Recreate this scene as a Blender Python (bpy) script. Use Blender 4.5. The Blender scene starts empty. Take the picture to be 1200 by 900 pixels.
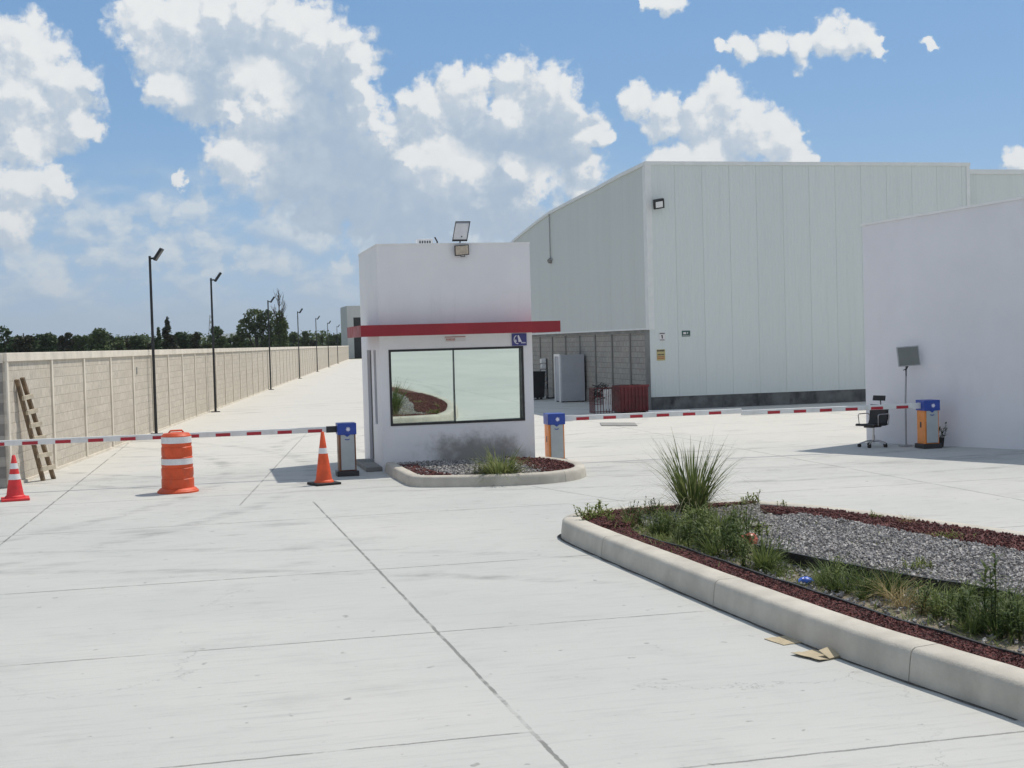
import bpy, bmesh, math, random
from mathutils import Vector, Matrix, noise as mnoise

EXPOSURE, HAZE = -0.38, 0.00011
MIRROR_YAW, MIRROR_PITCH = 0.050, 0.0172      # the mirrored panes sit slightly out of true
random.seed(7)
S = bpy.context.scene
COL = S.collection
rad = math.radians

# ------------------------------------------------------------------ camera
CAM_F, CAM_H = 1550.0, 2.5            # focal length in pixels of a 1200 px wide frame, eye height (m)
_yaw, _pitch, _roll = math.atan(365 / CAM_F), math.atan(50 / CAM_F), 0.028
VF = Vector((math.sin(_yaw) * math.cos(_pitch), math.cos(_yaw) * math.cos(_pitch), -math.sin(_pitch)))
_r0 = Vector((math.cos(_yaw), -math.sin(_yaw), 0))
_u0 = _r0.cross(VF)
VR = _r0 * math.cos(_roll) - _u0 * math.sin(_roll)
VU = _u0 * math.cos(_roll) + _r0 * math.sin(_roll)
VC = Vector((0, 0, CAM_H))
cd = bpy.data.cameras.new('camera')
cam = bpy.data.objects.new('camera', cd)
COL.objects.link(cam)
cam.matrix_world = Matrix(((VR.x, VU.x, -VF.x, VC.x), (VR.y, VU.y, -VF.y, VC.y), (VR.z, VU.z, -VF.z, VC.z), (0, 0, 0, 1)))
cd.sensor_width = 36
cd.lens = CAM_F / 1200 * 36
cd.clip_start, cd.clip_end = 0.1, 40000
S.camera = cam

def at(px, py, z=0.0):
    """the point of the level z that the surveyed photograph pixel looks at"""
    d = VF * CAM_F + VR * (px - 600) + VU * (450 - py)
    return VC + d * ((z - CAM_H) / d.z)

# ------------------------------------------------------------------ light and sky
SUN = Vector((2.1, 1.12, 4.45)).normalized()
sl = bpy.data.lights.new('sun', 'SUN')
sl.energy, sl.angle, sl.color = 4.6, rad(0.5), (1.0, 0.935, 0.835)
so = bpy.data.objects.new('sun', sl)
so.rotation_euler = (-SUN).to_track_quat('-Z', 'Y').to_euler()
so.location = (20, 10, 60)
COL.objects.link(so)
S.view_settings.view_transform = 'Standard'
S.view_settings.look = 'None'
S.view_settings.exposure = EXPOSURE
S.view_settings.gamma = 1
S.render.engine = 'CYCLES'
S.cycles.use_denoising = True
S.cycles.max_bounces = 6
S.cycles.volume_bounces = 0

# clouds: (azimuth, elevation, radius) in degrees of every puff of the cumulus that day
PUFFS = [(-6.28, 11.78, 1.92), (-4.92, 10.66, 1.55), (-6.84, 9.93, 2.22), (-4.89, 9.49, 1.4), (-8.24, 11.03, 2.77), (-6.24, 8.78, 1.26),
    (-4.11, 9.17, 0.74), (-7.85, 8.74, 1.66), (-1.71, 13.54, 1.7), (0.71, 13.84, 2.22), (2.8, 13.21, 2.59), (5.0, 12.89, 2.14),
    (6.33, 11.75, 1.92), (6.93, 10.11, 1.48), (3.78, 10.82, 2.77), (1.4, 11.49, 2.29), (-0.9, 12.29, 1.7), (2.83, 8.89, 2.44),
    (1.73, 7.84, 1.48), (5.69, 8.71, 2.44), (7.29, 7.8, 1.85), (4.21, 7.65, 2.22), (0.25, 10.61, 1.66), (-1.13, 10.76, 0.96),
    (9.61, 9.72, 1.48), (11.58, 10.5, 1.55), (13.6, 10.59, 1.7), (15.35, 10.18, 1.63), (16.31, 9.01, 1.48), (14.28, 8.55, 2.59),
    (11.7, 8.26, 2.77), (9.12, 7.95, 2.22), (13.04, 6.42, 2.51), (16.52, 7.04, 1.33), (9.8, 6.14, 2.59), (16.84, 5.58, 1.26),
    (7.6, 6.0, 2.22), (10.62, 9.17, 2.22), (17.43, 8.44, 0.59), (5.42, 6.03, 1.85), (19.01, 10.04, 0.96), (20.08, 9.29, 1.04),
    (22.5, 9.73, 1.37), (21.41, 8.98, 1.26), (23.91, 8.67, 1.37), (24.85, 8.09, 1.22), (22.27, 7.52, 1.85), (25.64, 7.27, 1.04),
    (20.47, 7.35, 1.18), (26.34, 7.13, 0.44), (23.52, 11.96, 0.7), (24.69, 12.02, 0.81), (25.84, 11.73, 0.89), (26.96, 11.99, 1.0),
    (28.1, 11.83, 0.92), (29.02, 11.59, 0.48), (22.73, 11.94, 0.41), (30.94, 11.45, 0.3), (20.45, 13.98, 0.7), (19.73, 13.96, 0.44),
    (34.23, 6.61, 0.7), (35.03, 6.55, 1.04), (-6.8, 6.67, 1.33), (-5.65, 6.82, 0.89), (-8.11, 6.22, 1.63), (-7.5, 5.31, 1.26),
    (-0.5, 7.1, 0.33)]
BRIGHT = [(-6.28, 11.94, 1.85), (-5.0, 11.0, 1.18), (-6.82, 10.43, 1.55), (-4.41, 9.16, 0.67), (-6.73, 8.5, 0.81), (-4.18, 10.85, 0.55),
    (-1.89, 13.43, 1.63), (-2.43, 12.58, 0.67), (-0.33, 13.65, 1.4), (1.23, 13.75, 0.89), (2.3, 13.98, 0.96), (3.88, 13.56, 0.96),
    (5.12, 13.23, 1.11), (6.37, 12.89, 0.81), (6.99, 12.03, 0.59), (7.32, 10.98, 0.67), (7.59, 10.28, 0.67), (7.82, 9.5, 0.59),
    (3.07, 10.81, 1.04), (2.76, 10.12, 0.89), (1.8, 9.83, 0.48), (1.73, 7.91, 1.04), (-1.13, 10.76, 0.74), (7.98, 8.86, 0.52),
    (9.19, 10.33, 0.52), (9.91, 9.97, 1.0), (11.59, 10.92, 1.18), (13.25, 11.23, 0.96), (15.08, 11.0, 1.18), (16.1, 10.62, 1.11),
    (16.81, 9.88, 0.67), (13.21, 9.82, 0.81), (16.93, 8.64, 0.67), (17.58, 8.43, 0.44), (10.21, 7.57, 1.04), (11.3, 7.19, 0.74),
    (9.12, 7.84, 0.59), (17.32, 7.01, 0.67), (14.77, 6.26, 0.67), (16.78, 5.76, 0.67), (13.5, 7.13, 0.44), (19.01, 10.04, 0.92),
    (19.97, 9.5, 0.89), (22.69, 9.86, 1.26), (21.42, 9.5, 1.0), (23.91, 8.84, 1.33), (24.85, 8.09, 1.18), (25.82, 7.22, 1.04),
    (21.91, 7.53, 0.96), (20.46, 7.24, 0.96), (-6.8, 6.67, 1.18), (-5.59, 6.82, 0.74), (-7.5, 5.37, 0.74), (23.52, 11.96, 0.7),
    (24.69, 12.02, 0.81), (25.84, 11.73, 0.89), (26.96, 11.99, 1.0), (28.1, 11.83, 0.92), (29.02, 11.59, 0.48), (22.73, 11.94, 0.41),
    (30.94, 11.45, 0.3), (20.45, 13.98, 0.7), (19.73, 13.96, 0.44), (34.23, 6.61, 0.7), (35.03, 6.55, 1.04), (-0.5, 7.1, 0.33)]
LOWPUFFS = [(5.02, 4.96, 1.26), (3.79, 5.69, 0.96), (-0.09, 5.97, 0.96), (-1.48, 5.84, 0.74), (-1.19, 4.32, 1.11), (0.21, 4.48, 0.74),
    (-5.78, 3.59, 1.26), (-6.9, 4.01, 0.96), (-3.93, 3.99, 0.74), (7.19, 4.56, 1.11), (2.48, 3.92, 0.96), (9.03, 5.06, 0.89),
    (11.42, 5.12, 1.11), (13.45, 5.32, 1.11), (15.48, 5.44, 0.81), (0.7, 3.58, 0.67), (3.54, 3.54, 0.74), (-6.99, 6.06, 1.48),
    (-3.04, 5.21, 0.67), (-4.72, 5.38, 0.67), (6.06, 3.49, 0.67), (8.68, 5.62, 1.11)]


class NT:
    """small helper to wire shader nodes"""
    def __init__(self, tree):
        self.t = tree
    def n(self, typ, **kw):
        nd = self.t.nodes.new(typ)
        for k, v in kw.items():
            setattr(nd, k, v)
        return nd
    def put(self, sock, v):
        if isinstance(v, bpy.types.NodeSocket):
            self.t.links.new(v, sock)
        else:
            sock.default_value = v
    def m(self, op, a, b=0.0, c=0.0, clamp=False):
        nd = self.n('ShaderNodeMath', operation=op, use_clamp=clamp)
        self.put(nd.inputs[0], a); self.put(nd.inputs[1], b); self.put(nd.inputs[2], c)
        return nd.outputs[0]
    def v(self, op, a, b=(0, 0, 0), scale=None):
        nd = self.n('ShaderNodeVectorMath', operation=op)
        self.put(nd.inputs[0], a); self.put(nd.inputs[1], b)
        if scale is not None:
            self.put(nd.inputs['Scale'], scale)
        return nd.outputs['Value'] if op in ('DISTANCE', 'LENGTH', 'DOT_PRODUCT') else nd.outputs[0]
    def rng(self, v, a, b, c=0.0, d=1.0, smooth=True):
        nd = self.n('ShaderNodeMapRange', interpolation_type='SMOOTHSTEP' if smooth else 'LINEAR')
        self.put(nd.inputs['Value'], v)
        for k, x in zip(('From Min', 'From Max', 'To Min', 'To Max'), (a, b, c, d)):
            self.put(nd.inputs[k], x)
        return nd.outputs[0]
    def noise(self, vec, scale, detail=4, rough=0.5, dim='3D', dist=0.0):
        nd = self.n('ShaderNodeTexNoise', noise_dimensions=dim)
        self.put(nd.inputs['Vector'], vec)
        nd.inputs['Scale'].default_value = scale
        nd.inputs['Detail'].default_value = detail
        nd.inputs['Roughness'].default_value = rough
        nd.inputs['Distortion'].default_value = dist
        return nd
    def mix(self, fac, a, b, blend='MIX'):
        nd = self.n('ShaderNodeMix', data_type='RGBA', blend_type=blend)
        self.put(nd.inputs[0], fac)
        for sk, x in ((nd.inputs[6], a), (nd.inputs[7], b)):
            self.put(sk, x if isinstance(x, bpy.types.NodeSocket) else (*x[:3], 1.0))
        return nd.outputs[2]
    def sep(self, vec):
        nd = self.n('ShaderNodeSeparateXYZ'); self.put(nd.inputs[0], vec)
        return nd.outputs
    def comb(self, x, y, z=0.0):
        nd = self.n('ShaderNodeCombineXYZ')
        for i, q in enumerate((x, y, z)):
            self.put(nd.inputs[i], q)
        return nd.outputs[0]

def field(k, q, puffs, soft):
    d = None
    for a, e, r in puffs:
        x = k.m('MULTIPLY_ADD', k.v('DISTANCE', q, (a, e, 0)), -1.0 / r, 1.0)
        d = x if d is None else k.m('SMOOTH_MAX', d, x, soft)
    return d

def cloud_group():
    """cumulus seen in direction space: D density, B how much sun the lobe catches"""
    g = bpy.data.node_groups.new('cumulus', 'ShaderNodeTree')
    g.interface.new_socket('P', in_out='INPUT', socket_type='NodeSocketVector')
    g.interface.new_socket('D', in_out='OUTPUT', socket_type='NodeSocketFloat')
    g.interface.new_socket('B', in_out='OUTPUT', socket_type='NodeSocketFloat')
    g.interface.new_socket('T', in_out='OUTPUT', socket_type='NodeSocketFloat')
    k = NT(g)
    gi, go = k.n('NodeGroupInput'), k.n('NodeGroupOutput')
    p = gi.outputs[0]
    w1 = k.v('SCALE', k.v('SUBTRACT', k.noise(p, 0.5, 3).outputs['Color'], (.5, .5, .5)), scale=1.5)
    w2 = k.v('SCALE', k.v('SUBTRACT', k.noise(p, 1.9, 4, 0.6).outputs['Color'], (.5, .5, .5)), scale=0.8)
    q = k.v('MULTIPLY', k.v('ADD', k.v('ADD', p, w1), w2), (1, 1, 0))
    def billow(scale, rough):
        vo = k.n('ShaderNodeTexVoronoi', voronoi_dimensions='2D', feature='SMOOTH_F1')
        k.put(vo.inputs['Vector'], k.v('ADD', p, w2)); vo.inputs['Scale'].default_value = scale
        vo.inputs['Detail'].default_value = 3.0; vo.inputs['Roughness'].default_value = rough; vo.inputs['Smoothness'].default_value = 0.4
        return k.m('SUBTRACT', 0.42, vo.outputs['Distance'])
    bil = billow(0.95, 0.5)
    fb = k.m('SUBTRACT', k.noise(p, 2.0, 7, 0.52, '2D').outputs['Fac'], 0.5)
    tex = k.m('ADD', k.m('MULTIPLY', bil, 0.30), k.m('MULTIPLY', fb, 0.50))
    d = k.m('ADD', field(k, q, PUFFS, 0.25), k.m('ADD', tex, 0.04))
    b = k.m('ADD', field(k, q, BRIGHT, 0.3), k.m('MULTIPLY', tex, 0.8))
    g.links.new(d, go.inputs['D']); g.links.new(b, go.inputs['B']); g.links.new(tex, go.inputs['T'])
    return g

def build_world():
    w = bpy.data.worlds.new('World'); S.world = w; w.use_nodes = True
    t = w.node_tree; k = NT(t)
    bg = t.nodes['Background']; bg.inputs['Strength'].default_value = 0.1
    sky = k.n('ShaderNodeTexSky', sky_type='NISHITA', sun_disc=False)
    sky.sun_elevation = math.asin(SUN.z); sky.sun_rotation = math.atan2(SUN.x, SUN.y)
    sky.altitude = 1500; sky.air_density = 1.0; sky.dust_density = 0.9; sky.ozone_density = 2.0
    tc = k.n('ShaderNodeTexCoord')
    gen = tc.outputs['Generated']
    x, y, z = k.sep(gen)
    az = k.m('DEGREES', k.m('ARCTAN2', x, y))
    el = k.m('DEGREES', k.m('ARCSINE', z))
    p = k.comb(az, el)
    gr = cloud_group()
    n0 = k.n('ShaderNodeGroup', node_tree=gr); k.put(n0.inputs[0], p)
    n1 = k.n('ShaderNodeGroup', node_tree=gr); k.put(n1.inputs[0], k.v('ADD', p, (0.22, 0.46, 0)))
    d0, b0, b1 = n0.outputs['D'], n0.outputs['B'], n1.outputs['B']
    # side turned to the sun: less cloud stands toward it
    lit = k.rng(k.m('SUBTRACT', b0, b1), -0.42, 0.38)
    lobe = k.rng(b0, -1.35, 0.60)
    low = k.rng(k.m('SUBTRACT', d0, b0), 0.15, 1.1, 1, 0)
    bright = k.m('MULTIPLY', k.m('MULTIPLY_ADD', lit, 0.62, 0.38), k.m('MULTIPLY_ADD', lobe, 0.80, 0.20))
    bright = k.m('ADD', bright, k.m('MULTIPLY', k.m('MULTIPLY', lit, low), 0.22), clamp=True)
    bright = k.m('ADD', bright, k.m('MULTIPLY', n0.outputs['T'], 0.28), clamp=True)
    ccol = k.mix(bright, CLOUD_DARK, CLOUD_LIT)
    alpha = k.rng(d0, -0.09, 0.30)
    # thin broken layer of far cloud low over the horizon
    pv = k.comb(k.m('MULTIPLY', az, 0.75), k.m('MULTIPLY', el, 1.25))
    far = k.noise(pv, 0.52, 7, 0.55, dist=0.15).outputs['Fac']
    far2 = k.noise(k.v('ADD', pv, (0.16, 0.45, 0)), 0.52, 7, 0.55, dist=0.15).outputs['Fac']
    band = k.m('MULTIPLY', k.rng(el, 0.3, 3.0), k.rng(el, 5.6, 8.4, 1, 0))
    left = k.rng(az, 15.5, 20.0, 1, 0)
    lowp = k.v('ADD', p, k.v('SCALE', k.v('SUBTRACT', k.noise(p, 0.9, 5, 0.6).outputs['Color'], (.5, .5, .5)), scale=2.2))
    lf = k.m('ADD', field(k, k.v('MULTIPLY', lowp, (1, 1, 0)), LOWPUFFS, 0.3), k.m('MULTIPLY', k.m('SUBTRACT', far, 0.5), 1.2))
    soft = k.m('MULTIPLY', k.rng(lf, -0.10, 0.45), 0.85)
    fa = k.m('MULTIPLY', k.m('MULTIPLY', k.rng(far, 0.36, 0.60), band), k.m('MULTIPLY', left, 0.85))
    fa = k.m('MAXIMUM', fa, soft)
    flit = k.rng(k.m('SUBTRACT', far, far2), -0.13, 0.16)
    fcol = k.mix(k.m('ADD', k.m('MULTIPLY', flit, 0.75), k.m('MULTIPLY', k.rng(lf, 0.0, 0.7), 0.45), clamp=True), FAR_DARK, FAR_LIT)
    veil = k.m('MULTIPLY', k.m('MULTIPLY', k.rng(el, -1.0, 10.5, 1, 0), k.rng(az, 14.0, 26.0, 1, 0.30)), 0.62)
    base = k.mix(0.45, k.v('SCALE', sky.outputs[0], scale=1.15), SKY_BLUE)
    base = k.mix(veil, base, SKY_LOW)
    # unseen broken cloud added over the rest of the dome to fill the shade
    oth = k.noise(gen, 2.6, 8, 0.6, dist=0.4).outputs['Fac']
    away = k.m('MAXIMUM', k.rng(el, 15.5, 24.0), k.m('MAXIMUM', k.rng(az, 40.0, 52.0), k.rng(az, -24.0, -12.0, 1, 0)))
    oa = k.m('MULTIPLY', k.m('MULTIPLY', k.rng(oth, 0.44, 0.57), away), k.m('MULTIPLY', k.rng(z, -0.02, 0.06), 0.95))
    ocol = k.mix(k.rng(oth, 0.48, 0.66), FILL_LIT, FILL_DARK)
    c = k.mix(fa, base, fcol)
    c = k.mix(alpha, c, ccol)
    c = k.mix(oa, c, ocol)
    k.t.links.new(c, bg.inputs['Color'])
    w.cycles.sampling_method = 'MANUAL'
    w.cycles.sample_map_resolution = 1024

CLOUD_DARK, CLOUD_LIT = (5.0, 6.5, 8.3), (11.2, 11.4, 11.4)
FAR_DARK, FAR_LIT = (4.9, 6.7, 8.9), (8.8, 9.6, 10.2)
SKY_BLUE, SKY_LOW = (2.2, 5.8, 11.0), (4.9, 7.4, 10.4)
FILL_LIT, FILL_DARK = (9.6, 9.3, 8.7), (6.2, 6.3, 6.5)
build_world()

# ------------------------------------------------------------------ materials
def principled(name, rough=0.6, metal=0.0):
    mt = bpy.data.materials.new(name); mt.use_nodes = True
    k = NT(mt.node_tree); b = mt.node_tree.nodes['Principled BSDF']
    b.inputs['Roughness'].default_value = rough; b.inputs['Metallic'].default_value = metal
    return mt, k, b

def mat(name, col, rough=0.6, metal=0.0, var=0.12, scale=3.0, bump=0.0, bscale=60.0, dirt=None, spec=None):
    mt, k, b = principled(name, rough, metal)
    tc = k.n('ShaderNodeTexCoord').outputs['Object']
    f = k.noise(tc, scale, 6, 0.6).outputs['Fac']
    lo = [c * (1 - var) for c in col]; hi = [min(1, c * (1 + var)) for c in col]
    c = k.mix(k.rng(f, 0.3, 0.7), lo, hi)
    if dirt:
        dc, amt, ds = dirt
        g = k.noise(k.v('MULTIPLY', tc, (1, 1, 0.5)), ds, 7, 0.65).outputs['Fac']
        c = k.mix(k.m('MULTIPLY', k.rng(g, 0.5, 0.75), amt), c, dc)
    k.put(b.inputs['Base Color'], c)
    if spec is not None:
        b.inputs['Specular IOR Level'].default_value = spec
    k.put(b.inputs['Roughness'], k.rng(k.noise(tc, scale * 2.3, 3).outputs['Fac'], 0.3, 0.7, max(0, rough - .08), min(1, rough + .08)))
    if bump:
        bp = k.n('ShaderNodeBump'); bp.inputs['Strength'].default_value = bump; bp.inputs['Distance'].default_value = 0.02
        k.put(bp.inputs['Height'], k.noise(tc, bscale, 5).outputs['Fac'])
        k.put(b.inputs['Normal'], bp.outputs[0])
    return mt

def concrete_floor():
    mt, k, b = principled('yard_concrete', 0.75)
    b.inputs['Specular IOR Level'].default_value = 0.3
    p = k.n('ShaderNodeTexCoord').outputs['Object']
    x, y, z = k.sep(p)
    big = k.noise(p, 0.16, 5, 0.6).outputs['Fac']
    c = k.mix(k.rng(big, 0.3, 0.7), (0.455, 0.462, 0.44), (0.53, 0.525, 0.495))
    mid = k.noise(p, 1.1, 6, 0.65, dist=0.5).outputs['Fac']
    c = k.mix(k.m('MULTIPLY', k.rng(mid, 0.52, 0.75), 0.35), c, (0.39, 0.39, 0.375))
    # broom drag marks across the lane
    st = k.noise(k.v('MULTIPLY', p, (1.1, 12.0, 1)), 1.2, 8, 0.72).outputs['Fac']
    c = k.mix(k.m('MULTIPLY', k.rng(st, 0.48, 0.70), 0.55), c, (0.38, 0.385, 0.37))
    st2 = k.noise(k.v('MULTIPLY', p, (1.8, 20.0, 1)), 1.3, 6, 0.7).outputs['Fac']
    c = k.mix(k.m('MULTIPLY', k.rng(st2, 0.56, 0.8), 0.35), c, (0.60, 0.60, 0.57))
    # paler, warmer cement further into the yard
    far = k.rng(k.m('ADD', y, k.m('MULTIPLY', big, 14.0)), 30.0, 42.0)
    c = k.mix(k.m('MULTIPLY', far, 0.8), c, (0.60, 0.575, 0.52))
    # blotchy oil and water stains where lorries stop
    blo = k.noise(k.v('MULTIPLY', p, (0.7, 1.5, 1)), 0.55, 8, 0.68).outputs['Fac']
    c = k.mix(k.m('MULTIPLY', k.rng(blo, 0.54, 0.72), k.rng(y, 8.0, 17.0, 0.30, 0.65)), c, (0.30, 0.30, 0.29))
    # tyre arcs
    ty = None
    for (cx, cy, r, wd) in ((-6, 1, 15.5, .13), (-6, 1, 17.0, .13), (-14, 28, 14.5, .16), (-14, 28, 16.2, .16), (11, 40, 17.5, .15), (11, 40, 19.2, .15), (12, 33, 8.5, .15), (12, 33, 10.2, .15), (3.3, 42, 10.5, .12)):
        dd = k.m('ABSOLUTE', k.m('SUBTRACT', k.v('DISTANCE', k.v('MULTIPLY', p, (1, 1, 0)), (cx, cy, 0)), r))
        q = k.rng(dd, wd * 0.3, wd * 1.6, 1, 0)
        ty = q if ty is None else k.m('MAXIMUM', ty, q)
    tn = k.rng(k.noise(k.v('MULTIPLY', p, (1, 2.5, 1)), 0.9, 7, 0.7).outputs['Fac'], 0.42, 0.68)
    c = k.mix(k.m('MULTIPLY', k.m('MULTIPLY', ty, tn), 0.7), c, (0.24, 0.24, 0.235))
    # specks of dirt
    sp = k.noise(p, 7.0, 3, 0.5).outputs['Fac']
    c = k.mix(k.m('MULTIPLY', k.rng(sp, 0.685, 0.74), 0.6), c, (0.2, 0.2, 0.19))
    # hairline cracks and dirt scuffs in the busy middle of the yard
    cv = k.n('ShaderNodeTexVoronoi', voronoi_dimensions='2D', feature='DISTANCE_TO_EDGE'); k.put(cv.inputs['Vector'], k.v('ADD', p, k.v('SCALE', k.noise(p, 0.8, 6, 0.7).outputs['Color'], scale=2.2))); cv.inputs['Scale'].default_value = 0.16
    crk = k.m('MULTIPLY', k.rng(cv.outputs['Distance'], 0.0, 0.0022, 1, 0), k.rng(k.noise(p, 0.35, 3).outputs['Fac'], 0.50, 0.58))
    c = k.mix(k.m('MULTIPLY', crk, 0.6), c, (0.2, 0.2, 0.19))
    scf = k.noise(k.v('MULTIPLY', p, (1.1, 4.5, 1)), 1.6, 7, 0.72).outputs['Fac']
    busy = k.m('MULTIPLY', k.rng(y, 12.0, 20.0), k.rng(y, 38.0, 60.0, 1, 0))
    c = k.mix(k.m('MULTIPLY', k.m('MULTIPLY', k.rng(scf, 0.55, 0.70), busy), 0.55), c, (0.235, 0.22, 0.195))
    scp = k.noise(k.v('MULTIPLY', p, (1.4, 6.0, 1)), 2.3, 6, 0.7).outputs['Fac']
    c = k.mix(k.m('MULTIPLY', k.rng(scp, 0.60, 0.72), 0.4), c, (0.28, 0.28, 0.27))
    # sawn joints between the slabs
    wob = k.m('MULTIPLY', k.m('SUBTRACT', k.noise(p, 5.0, 7, 0.78).outputs['Fac'], 0.5), 0.05)
    xx, yy = k.m('ADD', x, wob), k.m('ADD', y, wob)
    def line(v, pos, w):
        return k.rng(k.m('ABSOLUTE', k.m('SUBTRACT', v, pos)), w * 0.55, w, 1, 0)
    near = k.m('LESS_THAN', y, 21.5)
    jx = k.m('MULTIPLY', line(k.m('SUBTRACT', xx, k.m('MULTIPLY', k.m('SUBTRACT', y, 7.5), -0.021)), 2.0, 0.019), near)
    jx = k.m('MAXIMUM', jx, k.m('MULTIPLY', k.m('MULTIPLY', k.m('SUBTRACT', 1.0, near), k.rng(y, 34.0, 44.0, 0.7, 0.0)), line(k.m('SUBTRACT', xx, k.m('MULTIPLY', k.m('SUBTRACT', y, 27.6), 0.14)), 1.39, 0.02)))
    jx = k.m('MAXIMUM', jx, k.m('MULTIPLY', k.m('MULTIPLY', k.m('GREATER_THAN', x, 5.3), k.m('GREATER_THAN', y, 14.0)), line(k.m('ADD', xx, k.m('MULTIPLY', k.m('SUBTRACT', y, 21.6), 0.28)), 5.6, 0.018)))
    for pos, sl_ in ((-2.95, 0.035), (-6.4, 0.05), (11.5, 0.0), (19, 0), (26, 0)):
        jx = k.m('MAXIMUM', jx, line(k.m('SUBTRACT', xx, k.m('MULTIPLY', k.m('SUBTRACT', y, 10), sl_)), pos, 0.018))
    jy = None
    for pos, side in ((2.0, 0), (4.9, 0), (8.15, -1), (7.18, 1), (11.25, 0), (14.65, 0), (19.4, 0), (23.1, 0), (27.0, 0), (31, 0), (35, 0), (39.5, 0), (48, 0), (58, 0), (70, 0)):
        q = line(yy, pos, 0.016 if pos < 12 else 0.022)
        if side:
            q = k.m('MULTIPLY', q, k.m('GREATER_THAN' if side > 0 else 'LESS_THAN', xx, 1.98))
        jy = q if jy is None else k.m('MAXIMUM', jy, q)
    brk = k.rng(k.noise(p, 1.7, 5, 0.7).outputs['Fac'], 0.36, 0.52, 0.15, 1.0)
    j = k.m('MULTIPLY', k.m('MAXIMUM', k.m('MULTIPLY', jx, 0.75), k.m('MULTIPLY', jy, 0.7)), brk)
    c = k.mix(j, c, (0.13, 0.13, 0.12))
    k.put(b.inputs['Base Color'], c)
    bp = k.n('ShaderNodeBump'); bp.inputs['Strength'].default_value = 0.35; bp.inputs['Distance'].default_value = 0.01
    h = k.m('ADD', k.m('MULTIPLY', k.noise(k.v('MULTIPLY', p, (2, 40, 1)), 1.0, 5, 0.7).outputs['Fac'], 0.6), k.m('MULTIPLY', k.noise(p, 30, 4).outputs['Fac'], 0.5))
    k.put(bp.inputs['Height'], k.m('SUBTRACT', h, k.m('MULTIPLY', j, 2.0)))
    k.put(b.inputs['Normal'], bp.outputs[0])
    return mt

def block_wall_mat(name, c1, c2, mort, axis=0, warm=(0.5, 0.45, 0.36)):
    """split-face concrete blocks; axis: which object axis runs along the wall"""
    mt, k, b = principled(name, 0.85)
    b.inputs['Specular IOR Level'].default_value = 0.2
    p = k.n('ShaderNodeTexCoord').outputs['Object']
    s = k.sep(p)
    uv = k.comb(s[axis], s[2])
    br = k.n('ShaderNodeTexBrick'); k.put(br.inputs['Vector'], uv)
    br.inputs['Scale'].default_value = 1; br.inputs['Brick Width'].default_value = 0.40; br.inputs['Row Height'].default_value = 0.20
    br.inputs['Mortar Size'].default_value = 0.012; br.inputs['Mortar Smooth'].default_value = 0.3; br.inputs['Bias'].default_value = 0.0
    br.inputs['Color1'].default_value = (*c1, 1); br.inputs['Color2'].default_value = (*c2, 1); br.inputs['Mortar'].default_value = (*mort, 1)
    br.offset = 0.5
    f1 = k.noise(k.v('MULTIPLY', uv, (6, 2.2, 1)), 2.5, 6, 0.7).outputs['Fac']
    c = k.mix(k.m('MULTIPLY', k.rng(f1, 0.40, 0.66), 0.7), br.outputs['Color'], [q * 0.72 for q in c1])
    f2 = k.noise(uv, 0.7, 5, 0.6).outputs['Fac']
    c = k.mix(k.m('MULTIPLY', k.rng(f2, 0.4, 0.7), 0.35), c, warm)
    # damp dark skirt of splashed soil, uneven along the wall
    f3 = k.noise(k.v('MULTIPLY', uv, (0.8, 1.5, 1)), 1.3, 5, 0.6).outputs['Fac']
    c = k.mix(k.m('MULTIPLY', k.rng(f3, 0.55, 0.75), 0.3), c, [q * 0.6 for q in c1])
    k.put(b.inputs['Base Color'], c)
    bp = k.n('ShaderNodeBump'); bp.inputs['Strength'].default_value = 0.7; bp.inputs['Distance'].default_value = 0.02
    k.put(bp.inputs['Height'], k.m('ADD', k.m('MULTIPLY', br.outputs['Fac'], -0.55), k.m('MULTIPLY', f1, 0.9)))
    k.put(b.inputs['Normal'], bp.outputs[0])
    return mt

def cladding_mat(name, col, axis):
    mt, k, b = principled(name, 0.45)
    b.inputs['Specular IOR Level'].default_value = 0.35
    p = k.n('ShaderNodeTexCoord').outputs['Object']; s = k.sep(p)
    u = s[axis]
    pan = k.n('ShaderNodeTexWhiteNoise', noise_dimensions='1D'); k.put(pan.inputs['W'], k.m('FLOOR', u))
    c = k.mix(pan.outputs['Value'], [q * 0.985 for q in col], [min(1, q * 1.012) for q in col])
    st = k.noise(k.comb(k.m('MULTIPLY', u, 3.0), k.m('MULTIPLY', s[2], 0.12)), 1.6, 6, 0.6).outputs['Fac']
    c = k.mix(k.m('MULTIPLY', k.rng(st, 0.5, 0.75), 0.22), c, [q * 0.78 for q in col])
    k.put(b.inputs['Base Color'], c)
    bp = k.n('ShaderNodeBump'); bp.inputs['Strength'].default_value = 0.5; bp.inputs['Distance'].default_value = 0.01
    wv = k.m('SINE', k.m('MULTIPLY', u, 2 * math.pi / 0.125))
    k.put(bp.inputs['Height'], k.m('ADD', k.rng(wv, 0.6, 1.0, 0, 1), k.m('MULTIPLY', k.noise(p, 0.8, 3).outputs['Fac'], 0.7)))
    k.put(b.inputs['Normal'], bp.outputs[0])
    return mt

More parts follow.
